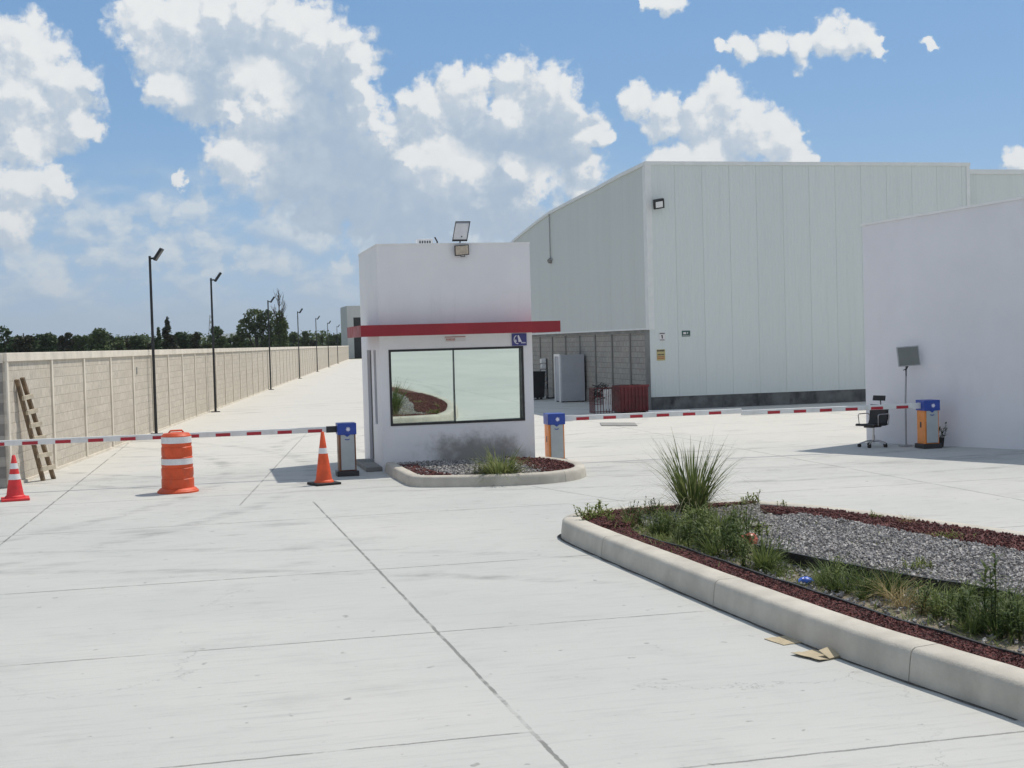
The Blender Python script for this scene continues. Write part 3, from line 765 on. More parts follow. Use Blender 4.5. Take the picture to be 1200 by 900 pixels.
q = thing('roof_vent', 'small white slotted box on the booth roof', 'roof vent', (BX + .87, BY + .35, 4.2))
MB().box(0, .31, 0, .25, 0, .40).build('body', 'coping', q, bevel=.006)
for i in range(5): MB().box(.04 + i * .05, .065 + i * .05, -.006, -.001, .31, .36).build('slot', 'dark_metal', q)
tag(MB().tube([(BX + 1.29, BY + .45, 4.2), (BX + 1.29, BY + .45, 4.55), (BX + 1.24, BY + .45, 4.64)], .016, 6).build('roof_pipe', 'dark_metal'), 'short bent dark pipe beside the white box on the booth roof', 'pipe')

# ------------------------------------------------------------------ warehouse
WX, WY = 15.04, 43.0
wh = thing('warehouse', 'large pale grey metal clad warehouse with curved roof edge behind the booth', 'warehouse', (WX, WY, 0))
prof = [(0, 8.66), (3, 8.60), (6, 8.47), (10, 8.36), (13.3, 8.24), (15.5, 8.06), (17.3, 7.88), (20, 7.60), (24, 7.0), (29, 6.2), (36, 5.0)]
prof = [(y_ * .958, 2.5 + (z_ - 2.5) * .958) for y_, z_ in prof]
WE = 12.31
c = MB()
i = 0
x = 0.0
while x < WE - .01:                                          # upright panels with a recessed joint between them
    b = min(x + .994, WE); 
    c.box(x, b, 0, .08, .45, 8.38)
    x += 1.0
c.box(0.05, WE - .05, .03, .09, .45, 8.35)
c.build('south_cladding', 'clad_s', wh)
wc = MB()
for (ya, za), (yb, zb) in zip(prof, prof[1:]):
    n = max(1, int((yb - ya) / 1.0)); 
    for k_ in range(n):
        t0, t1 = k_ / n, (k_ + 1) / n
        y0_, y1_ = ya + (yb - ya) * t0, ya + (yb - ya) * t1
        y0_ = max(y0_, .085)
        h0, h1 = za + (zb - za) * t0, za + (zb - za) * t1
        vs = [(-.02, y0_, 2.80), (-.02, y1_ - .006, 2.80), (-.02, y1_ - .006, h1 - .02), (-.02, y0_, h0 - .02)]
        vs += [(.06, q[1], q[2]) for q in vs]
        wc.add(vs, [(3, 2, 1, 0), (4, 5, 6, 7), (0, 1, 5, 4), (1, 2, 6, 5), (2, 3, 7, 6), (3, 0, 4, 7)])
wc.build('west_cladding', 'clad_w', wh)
rf = MB()
for (ya, za), (yb, zb) in zip(prof, prof[1:]):
    ya = max(ya, .1)
    rf.add([(.1, ya, za - .05), (WE, ya, za - .05), (WE, yb, zb - .05), (.1, yb, zb - .05), (.1, ya, za - .25), (WE, ya, za - .25), (WE, yb, zb - .25), (.1, yb, zb - .25)],
           [(0, 1, 2, 3), (7, 6, 5, 4), (0, 4, 5, 1), (1, 5, 6, 2), (2, 6, 7, 3), (3, 7, 4, 0)])
rf.build('roof', 'roof', wh)
tr = MB().box(-.06, WE + .03, -.05, .12, 8.38, 8.50)
for (ya, za), (yb, zb) in zip(prof, prof[1:]):
    tr.bar((-.03, ya + (.12 if ya == 0 else 0), za + .03), (-.03, yb, zb + .03), .08, .12)
tr.build('roof_trim', 'trim', wh)
MB().box(-.05, .16, -.022, -.003, 2.76, 8.38).box(-.05, -.024, -.003, .3, 2.76, 8.38).build('corner_trim', 'trim', wh)
MB().box(WE - .12, WE + .02, -.022, -.003, .45, 8.38).build('edge_trim', 'trim', wh)
MB().box(.02, WE, .02, .3, 0, .45).build('plinth', 'plinth', wh)
MB().box(.06, .2, .6, 36, 0, 2.66).build('block_panel', 'shaded_block', wh)
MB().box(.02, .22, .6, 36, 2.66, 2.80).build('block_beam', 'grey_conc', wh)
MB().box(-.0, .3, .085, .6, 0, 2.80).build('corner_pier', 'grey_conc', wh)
MB().box(-.035, -.02, .3, 36, 2.77, 2.83).build('drip_trim', 'trim', wh)
for i in range(16):
    MB().box(.01, .06, -.05, .05, 0, 2.66).build('block_column', 'grey_conc', wh, loc=(0, 2.35 + i * 2.15, 0))
MB().box(.02, .06, .6, 36, 0, .42).build('block_footing', 'grey_conc', wh)
wg = thing('warehouse_wing', 'pale clad warehouse wing set back at the far right behind the white building', 'warehouse', (WX + WE + .02, WY + .35, 0))
MB().box(0, 21, 0, 26, 0, 8.2).build('cladding', 'clad_s', wg)
MB().box(0.01, 21, -.07, -.003, 8.13, 8.30).build('roof_trim', 'trim', wg)

fl = thing('wall_floodlight', 'black floodlight high on the warehouse wall near its corner', 'floodlight', (WX + .32, WY, 7.0))
MB().box(-.04, .04, -.16, 0, .0, .06).build('bracket', 'dark_metal', fl)
hd = MB().obox((0, -.26, .03), (.19, 0, .03), (0, .05, .025), (-.015, -.03, .15)).build('lamp_body', 'black', fl, bevel=.01)
MB().obox((.0, -.322, .0), (.125, 0, .02), (0, .006, .003), (-.009, -.02, .095)).build('lens', 'reflect', hd)
pp = thing('hanging_conduit', 'thin conduit with a small camera hanging down the shaded warehouse side', 'conduit', (WX - .06, WY + 12.7, 5.95))
MB().tube([(0, 0, .12), (0, 0, 2.05)], .022, 6).build('conduit', 'cable', pp)
MB().lathe([(.001, -.12), (.10, -.10), (.14, .0), (.12, .06), (.04, .12), (.001, .12)], 12).build('camera', 'grey_conc', pp)
MB().box(-.02, .02, -.32, .32, .02, .06).build('cross_bar', 'cable', pp)

s = thing('instruction_sign', 'small white sign with dark lettering, upper of two near the warehouse corner', 'sign', (WX + .32, WY, 2.36))
MB().box(0, .20, -.012, -.002, 0, .30).build('plate', 'sign_white', s)
q = MB()
for i in range(5): q.box(.012 + i * .037, .04 + i * .037, -.016, -.012, .245, .285)
q.box(.08, .12, -.016, -.012, .09, .21).box(.065, .085, -.016, -.012, .17, .21).box(.02, .18, -.016, -.012, .03, .055)
q.build('lettering', 'sign_dark', s)
s = thing('notice_sign', 'yellowish notice with brown lettering, lower of two near the warehouse corner', 'sign', (WX + .21, WY, 1.70))
MB().box(0, .30, -.012, -.002, 0, .38).build('plate', 'sign_yellow', s)
q = MB()
for i in range(6): q.box(.015 + i * .045, .05 + i * .045, -.016, -.012, .31, .36)
for i in range(5): q.box(.03 + i * .05, .065 + i * .05, -.016, -.012, .18, .225)
q.build('lettering', 'sign_dark', s)
q = MB()
for r_ in (.05, .11):
    for i in range(5): q.box(.02 + i * .053, .06 + i * .053, -.016, -.012, r_, r_ + .035)
q.build('red_lettering', 'sign_redink', s)
s = thing('exit_sign', 'small dark green route sign with white pictogram on the warehouse wall', 'sign', (WX + 1.14, WY, 2.50))
MB().box(0, .30, -.012, -.002, 0, .20).build('plate', 'sign_green', s)
MB().box(.05, .15, -.016, -.012, .08, .15).box(.185, .20, -.016, -.012, .08, .15).box(.20, .23, -.016, -.012, .13, .15).box(.20, .225, -.016, -.012, .10, .115).box(.02, .28, -.016, -.012, .028, .04).build('pictogram', 'sign_white', s)

# yard clutter at the shaded warehouse side
cb = thing('metal_locker', 'tall plain grey cabinet with white framed side by the warehouse block wall', 'cabinet', (14.38, 50.95, 0))
MB().box(-.35, .62, 0, .08, .04, 1.90).build('door', 'grey_cab', cb, bevel=.01)
MB().box(-.35, .62, .08, .95, .04, 1.88).build('body', 'grey_cab', cb)
q = MB().box(-.39, -.352, .10, .2, .0, 1.93).box(-.39, -.352, .87, .95, .0, 1.93).box(-.39, -.352, .2, .87, 1.84, 1.93)
q.build('frame', 'coping', cb)
for fx, fy in ((-.33, .02), (.5, .02), (-.33, .8), (.5, .8)): MB().box(fx, fx + .08, fy, fy + .1, 0, .04).build('foot', 'black', cb)
bn = thing('black_bin', 'black plastic waste bin beside the guard booth, near the warehouse wall', 'bin', (13.74, 54.6, 0))
MB().add([(-.62, -.42, .08), (.42, -.42, .08), (.42, .42, .08), (-.62, .42, .08), (-.68, -.5, 1.14), (.46, -.5, 1.14), (.46, .5, 1.14), (-.68, .5, 1.14)], [(3, 2, 1, 0), (4, 5, 6, 7), (0, 1, 5, 4), (1, 2, 6, 5), (2, 3, 7, 6), (3, 0, 4, 7)]).build('body', 'black', bn, bevel=.02)
MB().box(-.70, .48, -.53, .53, 1.14, 1.20).build('lid', 'black', bn, bevel=.02)
for (a, b) in ((-.5, -.3), (.3, -.3), (-.5, .3), (.3, .3)): MB().tube([(a - .04, b, .08), (a + .04, b, .08)], .08, 10).build('wheel', 'rubber', bn)
pb = thing('bottle_rack', 'upright rack of white containers standing right of the black bin', 'rack', (14.48, 54.97, 0))
MB().box(-.02, .02, -.15, .15, 0, 1.72).box(.30, .34, -.15, .15, 0, 1.62).box(-.02, .34, -.15, .15, .0, .05).build('frame', 'black', pb)
for z in (.42, .74, 1.02, 1.28, 1.52): MB().box(-.26 + (z % .3) * .3, .0 - .025, -.12, .12, z, z + .2).build('container', 'coping', pb, bevel=.03)
dp = thing('red_container', 'dark red ribbed steel scrap container at the warehouse corner', 'container', (13.53, 41.85, 0))
MB().box(0, .98, 0, .9, .05, .06).box(0, .98, 0, .04, .06, .92).box(0, .98, .86, .9, .06, .92).box(0, .04, .04, .86, .06, .92).box(.94, .98, .04, .86, .06, .92).build('body', 'maroon', dp)
q = MB()
for i in range(8): q.box(.03 + i * .125, .075 + i * .125, -.03, -.001, .08, .88)
q.box(-.02, 1.0, -.045, -.03, .86, .94).build('ribs', 'maroon', dp)
for fx in (.05, .8): MB().box(fx, fx + .1, .05, .85, 0, .05).build('skid', 'black', dp)
sc = MB(); rr = random.Random(5)
for i in range(40):
    p = Vector((rr.uniform(.1, .88), rr.uniform(.1, .8), rr.uniform(.72, .95)))
    d = Vector((rr.uniform(-.18, .18), rr.uniform(-.18, .18), rr.uniform(-.05, .10)))
    sc.bar(p - d, p + d, rr.uniform(.015, .05), rr.uniform(.01, .03))
tag(sc.build('scrap', 'scrap'), 'dark tangled scrap filling the red container', 'scrap').location = (13.53, 41.85, -.06)
wb = thing('wire_basket', 'wire basket with red bars beside the red container', 'basket', (12.82, 42.45, 0))
q = MB()
for i in range(7): q.box(i * .1, i * .1 + .018, 0, .018, 0, .86).box(0, .018, i * .1, i * .1 + .018, .0, .86)
for z in (.05, .3, .55, .84): q.box(0, .62, -.01, .0, z, z + .02).box(-.01, 0, 0, .62, z, z + .02)
q.build('wire_sides', 'maroon', wb)
for i in range(5): MB().box(.32 + i * .06, .35 + i * .06, -.02, -.011, .15, .8).build('white_slat', 'coping', wb)
sc = MB()
for i in range(46):
    p = Vector((rr.uniform(.06, .55), rr.uniform(.08, .55), rr.uniform(.5, .95)))
    d = Vector((rr.uniform(-.2, .2), rr.uniform(-.2, .2), rr.uniform(-.05, .16)))
    sc.bar(p - d, p + d, rr.uniform(.015, .06), rr.uniform(.01, .03))
tag(sc.build('branches', 'scrap'), 'dark cut branches heaped in the wire basket', 'branches').location = (12.82, 42.45, 0)
tag(MB().bar((14.35, 41.4, .05), (15.6, 40.9, .05), .09, .09).build('white_pipe', 'coping'), 'white pipe lying on the ground at the warehouse corner', 'pipe')
d0 = at(690, 495.5); d1 = at(741, 498.5)
tag(MB().prism([(11.15, 36.3), (12.0, 35.6), (12.35, 36.9), (11.5, 37.6)], 0.002, .02).build('drain_cover', 'manhole'), 'flat grey drain cover plate in the yard before the warehouse', 'drain cover')

# ------------------------------------------------------------------ white building at the right
PW = Vector((14.56, 27.13, 0)); DW = Vector((1.74, -3.4, 0)).normalized(); NW = Vector((-DW.y, DW.x, 0))
wbld = thing('white_building', 'plain white stuccoed building at the right with blank windowless wall', 'building', PW, math.atan2(DW.y, DW.x))
# local: x along the face towards the camera side, +y away from the yard
LB, DB = 11.0, 9.0
m = MB()
m.add([(0, 0, 0), (LB, 0, 0), (LB, DB, 0), (0, DB, 0), (0, 0, 4.86), (LB, 0, 5.5), (LB, DB, 5.5), (0, DB, 4.86)], [(3, 2, 1, 0), (4, 5, 6, 7), (0, 1, 5, 4), (1, 2, 6, 5), (2, 3, 7, 6), (3, 0, 4, 7)])
m.build('wall', 'white_wall', wbld)
m = MB().bar((-.03, .08, 4.885), (LB, .08, 5.525), .22, .05); m.build('parapet_cap', 'coping', wbld)

sp = thing('panel_post', 'square grey panel with pale frame on a thin pole before the white wall', 'panel', (14.72, 25.75, 0))
MB().tube([(.03, 0, 0), (.07, .06, 1.0), (.14, .13, 1.7), (.14, .15, 1.9)], .02, 8).build('pole', 'cable', sp)
dv = DW * 1.0; dv = Vector((.93, -.36, 0)).normalized()
ax = dv * .235 + Vector((0, 0, .012)); az_ = Vector((.0, .0, .215)) + dv * -.022
ctr = Vector((.18, .1, 1.94))
MB().obox(ctr, ax, ax.cross(az_).normalized() * .03, az_).build('frame', 'solar', sp, bevel=.006)
nf = az_.cross(ax).normalized()
nf = nf if nf.y < 0 else -nf
MB().obox(ctr + nf * .032, ax * .9, nf * .005, az_ * .9).build('face', 'screen', sp)
MB().tube([ctr + Vector((-.03, .0, -.2)), ctr + Vector((-.08, -.02, -.3)), ctr + Vector((-.06, 0, -.42))], .012, 6).tube([ctr + Vector((0, .0, -.2)), ctr + Vector((-.06, -.03, -.27)), ctr + Vector((-.13, 0, -.3))], .01, 6).build('cables', 'black', sp)
MB().box(-.1, .12, -.1, .1, 0, .03).build('base_plate', 'cable', sp)

# ------------------------------------------------------------------ boom barriers
def emblem(k):
    q = MB(); n = 16
    vs = [(0, 0, 0)] + [(math.cos(i * math.pi / 8) * (k if i % 2 == 0 else k * .55), 0, math.sin(i * math.pi / 8) * (k if i % 2 == 0 else k * .55)) for i in range(n)]
    vs += [(a, .004, c_) for a, b_, c_ in vs]
    fs = [(0, 1 + i, 1 + (i + 1) % n) for i in range(n)] + [(1 + i, 18 + i, 18 + (i + 1) % n, 1 + (i + 1) % n) for i in range(n)]
    return q.add(vs, fs)
def barrier(label, loc, rz, boomlen, side, phase=0.0):
    """side -1: boom swings out to the left of the cabinet, +1 to the right"""
    t = thing('boom_barrier', label, 'boom barrier', loc, rz, 'boom barriers across the yard entrance')
    MB().box(-.21, .21, -.2, .2, 0, .10).build('base', 'dark_metal' if loc[0] > 10 or loc[0] < 5 else 'grey_conc', t, bevel=.01)
    MB().box(-.165, .165, -.16, .16,   .10, .80).build('cabinet', 'brown_p' if loc[0] < 5 else 'orange_p', t, bevel=.006)
    pnl = MB().box(-.125, .135, -.185, -.162, .12, .80).build('door', 'grey_panel', t, bevel=.008)
    MB().tube([(-.045, -.187, .715), (0, -.187, .70), (.045, -.187, .715)], .009, 6).build('badge', 'blue', pnl)
    MB().box(-.168, -.163, -.03, .03, .44, .56).build('lock', 'black', t)
    hb = MB().box(-.18, .18, -.195, .18, .80, 1.02)
    hb.add([(-.06, -.196, .80), (.06, -.196, .80), (0, -.196, .755), (-.06, -.163, .80), (.06, -.163, .80), (0, -.163, .755)], [(0, 2, 1), (3, 4, 5), (0, 3, 5, 2), (2, 5, 4, 1), (1, 4, 3, 0)])
    hood = hb.build('hood', 'blue', t, bevel=.008)
    eo = emblem(.05).build('emblem', 'emblem', hood, loc=(.02, -.201, .905))
    zb = .905
    b = MB(); xa = .18 * side; xb = (.18 + boomlen) * side
    b.box(min(xa + .12 * side, xb), max(xa + .12 * side, xb), -.028, .028, zb - .052, zb + .052)
    bm_ = b.build('boom', 'boom', t, bevel=.01)
    MB().box(min(xa, xa + .2 * side), max(xa, xa + .2 * side), -.04, .04, zb - .06, zb + .06).build('boom_clamp', 'dark_metal' if boomlen > 5 else 'boom', t)
    p = .28 + phase
    while p + .27 < boomlen:
        u0, u1 = sorted((xa + p * side, xa + (p + .27) * side))
        MB().box(u0, u1, -.032, .032, zb - .046, zb + .014).build('red_stripe', 'boom_red', bm_)
        p += .575
    return t
barrier('boom barrier left of the booth, its long striped arm reaching left across the lane', (2.70, 25.55, 0), 0.0, 8.2, -1)
barrier('boom barrier with orange sides just right of the booth, its short arm reaching right', (6.95, 25.88, 0), 0.0, 3.89, 1)
barrier('boom barrier with orange side before the white wall, its short arm reaching left', (14.93, 25.16, 0), -0.03, 3.99, -1)

# ------------------------------------------------------------------ cones and drum
def cone(label, loc, h, mb_, base, bands, r):
    t = thing('traffic_cone', label, 'traffic cone', loc, random.uniform(0, 1), None)
    MB().box(-r * 1.25, r * 1.25, -r * 1.25, r * 1.25, 0, .045).build('base', base, t, bevel=.012)
    rr_ = lambda z: r * .82 + (.028 - r * .82) * (z - .045) / (h - .045)
    MB().lathe([(r * .95, .045), (r * .9, .075)] + [(rr_(z), z) for z in (.09, h * .4, h * .7, h - .01)] + [(.02, h), (.001, h)], 24).build('body', mb_, t)
    for (a, b) in bands:
        MB().lathe([(rr_(a) - .002, a), (rr_(a) + .004, a), (rr_(b) + .004, b), (rr_(b) - .002, b)], 24).build('reflective_band', 'reflect', t)
cone('tall orange traffic cone with one white band and black base, left of the booth', (2.12, 24.1, 0), .96, 'cone_o', 'rubber', [(.565, .665)], .19)
cone('red traffic cone with two white bands and red base below the ladder', (-3.18, 24.15, 0), .78, 'cone_r', 'cone_r', [(.36, .455), (.545, .64)], .185)

t = thing('traffic_drum', 'orange ribbed traffic drum with two white bands standing in the lane', 'traffic drum', (-.45, 24.1, 0), .3)
MB().lathe([(.30, 0), (.335, .0), (.335, .05), (.31, .075), (.283, .085), (.283, .24), (.272, .25), (.272, .29), (.279, .30), (.279, .43), (.268, .44), (.268, .46), (.274, .47), (.272, .62), (.262, .63), (.262, .65), (.268, .66), (.266, .80), (.256, .81), (.256, .84), (.262, .85), (.258, 1.0), (.22, 1.045), (.10, 1.06), (.001, 1.06)], 36).build('body', 'drum', t)
for a, b, r in ((.50, .605, .2765), (.875, .985, .263)):
    MB().lathe([(r - .003, a), (r, a), (r - .001, b), (r - .005, b)], 36).build('reflective_band', 'reflect', t)
MB().tube([(-.13, 0, 1.055), (-.1, 0, 1.09), (.1, 0, 1.09), (.13, 0, 1.055)], .016, 8).build('handle', 'drum', t)
MB().lathe([(.345, 0), (.36, 0), (.36, .03), (.338, .045), (.336, .03)], 36).build('rubber_ring', 'drum', t)

# ------------------------------------------------------------------ wooden ladder
la = thing('ladder', 'weathered wooden ladder with pale rungs leaning against the beige wall', 'ladder')
f0, f1 = Vector((-3.10, 27.6, 0)), Vector((-2.93, 27.88, 0))
h0, h1 = Vector((-3.44, 26.98, 2.03)), Vector((-3.36, 27.14, 2.06))
MB().bar(f0, h0, .045, .085, up=(1, -.6, 0)).build('rail', 'wood', la)
MB().bar(f1, h1, .045, .085, up=(1, -.6, 0)).build('rail', 'wood', la)
for k_ in (.12, .25, .42, .55, .68, .82):
    a, b = f0.lerp(h0, k_), f1.lerp(h1, k_)
    e_ = (b - a).normalized() * .13
    o_ = Vector((.045, -.03, 0)); MB().bar(a - e_ * .2 + o_, b + e_ * .6 + o_, .05, .085).build('rung', 'wood_pale', la)

# ------------------------------------------------------------------ office chair
oc = thing('office_chair', 'black mesh office chair with chrome loop arms by the white wall', 'office chair', (14.12, 26.0, 0), rad(204))
# local: +x is the sitter's front
q = MB().tube([(0, 0, .10), (0, 0, .26)], .032, 10).tube([(0, 0, .26), (0, 0, .42)], .02, 8); q.build('column', 'steel', oc)
bq = MB()
for i in range(5):
    a = rad(20 + 72 * i); bq.tube([(0, 0, .135), (.15 * math.cos(a), .15 * math.sin(a), .125), (.30 * math.cos(a), .30 * math.sin(a), .075)], [.022, .018, .014], 7)
ba = bq.build('star_base', 'steel', oc)
for i in range(5):
    a = rad(20 + 72 * i); cx, cy = .30 * math.cos(a), .30 * math.sin(a)
    MB().tube([(cx, cy - .028, .035), (cx, cy + .028, .035)], .035, 10).build('caster', 'rubber', ba)
def sheet(pts, w, th, seg=1):
    m_ = MB(); vs, fs = [], []
    for (x, z, nx, nz) in pts:
        for sg in (-1, 1): vs += [(x, sg * w, z), (x + nx * th, sg * w, z + nz * th)]
    for i in range(len(pts) - 1):
        a = i * 4; b = a + 4
        fs += [(a, a + 2, b + 2, b), (a + 1, b + 1, b + 3, a + 3), (a, b, b + 1, a + 1), (a + 2, a + 3, b + 3, b + 2)]
    e_ = (len(pts) - 1) * 4
    fs += [(0, 1, 3, 2), (e_, e_ + 2, e_ + 3, e_ + 1)]
    return m_.add(vs, fs, True)
sheet([(.30, .465, 0, 1), (.26, .48, 0, 1), (.1, .465, 0, 1), (-.1, .46, 0, 1), (-.18, .475, 0, 1)], .24, .035).build('seat', 'mesh_black', oc)
sheet([(-.17, .50, 1, .1), (-.215, .6, 1, .1), (-.225, .75, 1, .1), (-.25, .9, 1, .15)], .23, .045).build('backrest', 'mesh_black', oc)
sheet([(-.225, .99, 1, .1), (-.235, 1.04, 1, .1), (-.25, 1.10, 1, .1)], .15, .04).build('headrest', 'mesh_black', oc)
MB().tube([(-.24, .0, .6), (-.27, 0, .85), (-.255, 0, 1.04)], .014, 6).build('headrest_stem', 'dark_metal', oc)
MB().bar((-.15, 0, .445), (.2, 0, .445), .2, .04).tube([(-.1, 0, .43), (-.24, 0, .47), (-.25, 0, .66)], .02, 6).build('tilt_frame', 'dark_metal', oc)
for sg in (-1, 1):
    MB().tube([(-.19, sg * .25, .48), (-.205, sg * .26, .68), (-.17, sg * .265, .715), (.14, sg * .265, .715), (.175, sg * .262, .69), (.16, sg * .25, .48)], .011, 7).build('armrest', 'steel', oc)

# ------------------------------------------------------------------ building at the lane end
fb = thing('far_building', 'pale building with tall dark doorway at the far end of the lane', 'building', (30.6, 262, 0))
MB().box(-2.0, -.75, 0, 12, 0, 10.4).box(-.75, 1.6, 0, 12, 8.1, 10.4).box(1.6, 12, 0, 12, 0, 10.4).box(-.75, 1.6, 1.2, 12, 0, 8.1).build('wall', 'far_white', fb)
MB().box(-.75, 1.6, .6, 1.0, 0, 8.1).build('door', 'black', fb)

# ------------------------------------------------------------------ planted islands
def kerb_sweep(path, name, w=.30, h=.24, seglen=3.0, start=1.2):
    """rounded kerb cast in lengths with open joints; path runs with the bed on its left"""
    m = MB(); path = [Vector((p[0], p[1])) for p in path]
    prof = [(0, -.05), (.004, .02), (.018, h * .6), (.028, h * .84), (.042, h * .94), (.068, h), (w - .03, h + .004), (w - .008, h - .012), (w, h - .05), (w, -.05)]
    L = length(path); cuts = [0]; s = start
    while s < L - .4: cuts.append(s); s += seglen
    cuts.append(L)
    for a, b in zip(cuts, cuts[1:]):
        a2, b2 = a + .005, b - .005
        n = max(2, int((b2 - a2) / .22))
        pts = [along(path, a2 + (b2 - a2) * i / n) for i in range(n + 1)]
        tans = []
        for i in range(n + 1):
            q0, q1 = along(path, max(0, a2 + (b2 - a2) * i / n - .12)), along(path, min(L, a2 + (b2 - a2) * i / n + .12))
            tans.append((q1 - q0).normalized())
        vs, fs = [], []; P = len(prof)
        for p, t in zip(pts, tans):
            nrm = Vector((-t.y, t.x))
            jit = .004 * mnoise.noise((p.x * 3, p.y * 3, 1))
            for o_, z in prof:
                q = p + nrm * (o_ + jit); vs.append((q.x, q.y, z + (jit if z > 0 else 0)))
        for i in range(n):
            for j in range(P - 1):
                x = i * P + j; fs.append((x, x + 1, x + 1 + P, x + P))
        fs.append(tuple(reversed(range(P)))); fs.append(tuple(range(n * P, n * P + P)))
        m.add(vs, fs, True)
    return m.build(name, 'kerb', kind='structure')

ISL = [(8.5, -6), (8.95, 0), (9.2, 4), (9.3, 8), (9.2, 10.5), (8.87, 12.9), (8.5, 14.2), (8.05, 15.6), (7.6, 16.5), (7.2, 16.85), (6.6, 17.0), (5.6, 16.98), (5.0, 16.85), (4.62, 16.62),
       (4.40, 16.28), (4.33, 15.85), (4.38, 14.5), (4.5, 12.12), (4.6, 10.37), (4.72, 9.05), (4.87, 8.13), (5.0, 7.37), (5.18, 5.5), (5.45, 0), (5.6, -6)]
isl = smooth_line([Vector(p) for p in ISL], 2)
kerb_sweep(isl, 'kerb')
inner = inset(isl, .285)
bed_poly = [(p.x, p.y) for p in inner]
MB().prism(bed_poly, .0, .15).build('planting_bed', 'soil', kind='structure')

def strip_sheet(left, right, z0, z1, mtl, name, n=60, bumpy=.012, thick=.06, zfun=None, taper=0.0):
    """a bumpy blanket between two lines, closed down to its underside"""
    m_ = MB(); k_ = 7; vs, fs = [], []
    LL, LR = length(left), length(right)
    for i in range(n + 1):
        a, b = along(left, LL * i / n), along(right, LR * i / n)
        for j in range(k_ + 1):
            p = a.lerp(b, j / k_); z = z0 + (z1 - z0) * j / k_
            z += bumpy * mnoise.noise((p.x * 5, p.y * 5, 0)) + bumpy * .6 * mnoise.noise((p.x * 14, p.y * 14, 3)) + (zfun(j / k_) if zfun else 0)
            if taper and i < n * taper: z = .16 + (z - .16) * i / (n * taper)
            vs.append((p.x, p.y, z))
    for i in range(n):
        for j in range(k_):
            a = i * (k_ + 1) + j
            fs.append((a, a + k_ + 1, a + k_ + 2, a + 1))
    m_.add(vs, fs, True)
    o = m_.build(name, mtl, kind='structure')
    if sum(f.normal.z for f in o.data.polygons) < 0: o.data.flip_normals()
    sd = o.modifiers.new('depth', 'SOLIDIFY'); sd.thickness = thick; sd.offset = -1
    return o, left, right
# lines across the bed, all running from the far tip toward the camera
LOW = [at(x, y, .22) for x, y in ((752, 630), (790, 641), (850, 661), (890, 675.5), (937, 691), (1000, 711), (1060, 731), (1098, 743), (1150, 758), (1200, 772))]
LOW = [Vector((p.x, p.y)) for p in LOW]; LOW += [LOW[-1] + Vector((.16, -1.6)), LOW[-1] + Vector((.5, -8)), LOW[-1] + Vector((.6, -14))]
UPP = [at(x, y, .27) for x, y in ((884, 643), (917, 652), (973, 662), (1035, 675), (1129, 690), (1200, 704))]
UPP = [Vector((p.x, p.y)) for p in UPP]; UPP += [UPP[-1] + Vector((.35, -2)), UPP[-1] + Vector((.5, -8)), UPP[-1] + Vector((.5, -15))]
FAR = [at(x, y, .29) for x, y in ((898, 597), (942, 605), (1020, 617), (1098, 633), (1200, 648))]
FAR = [Vector((p.x, p.y)) for p in FAR]; FAR += [FAR[-1] + Vector((.30, -4)), FAR[-1] + Vector((.15, -10)), FAR[-1] + Vector((-.4, -17))]
low, upp, far_ = smooth_line(LOW), smooth_line(UPP), smooth_line(FAR)
right_in = [p for p in reversed(inner[:len(inner)])]
# inner kerb line split at the far tip
tip = max(range(len(inner)), key=lambda i: inner[i].y)
far_in = list(reversed(inner[:tip + 1]))          # from tip, down the far side
near_in = inner[tip:]                             # from tip, down the near side
near_cut = [p for p in near_in if p.y < 15.3]
s1 = strip_sheet(near_cut, [Vector((4.95, 15.2))] + low, .175, .185, 'red_stone', 'red_gravel')
s2 = strip_sheet(upp, far_, .25, .27, 'grey_stone', 'gravel_bed', bumpy=.02, thick=.10, taper=.035)
fi = [p for p in far_in if p.x > 7.2]
s3 = strip_sheet([Vector((7.15, 16.35))] + far_, fi, .262, .20, 'red_stone', 'red_gravel', bumpy=.018, thick=.09, taper=.05)
tip_poly_l = [p for p in near_in if p.y > 15.2]; tip_poly_r = [Vector((7.25, 16.5)), Vector((6.8, 16.42)), Vector((6.0, 16.3)), Vector((5.4, 15.95)), Vector((5.1, 15.4)), Vector((4.95, 15.1))]
s4 = strip_sheet([Vector((7.15, 16.6))] + tip_poly_l, tip_poly_r, .185, .20, 'red_stone', 'red_gravel', bumpy=.02)
MB().prism([(6.0, 13.55), (7.0, 13.6), (7.9, 14.6), (7.35, 16.2), (6.8, 16.45), (6.0, 16.35), (5.4, 16.0), (5.2, 15.3), (5.9, 14.6)], .10, .185).build('gravel_bed', 'grey_stone', kind='structure')

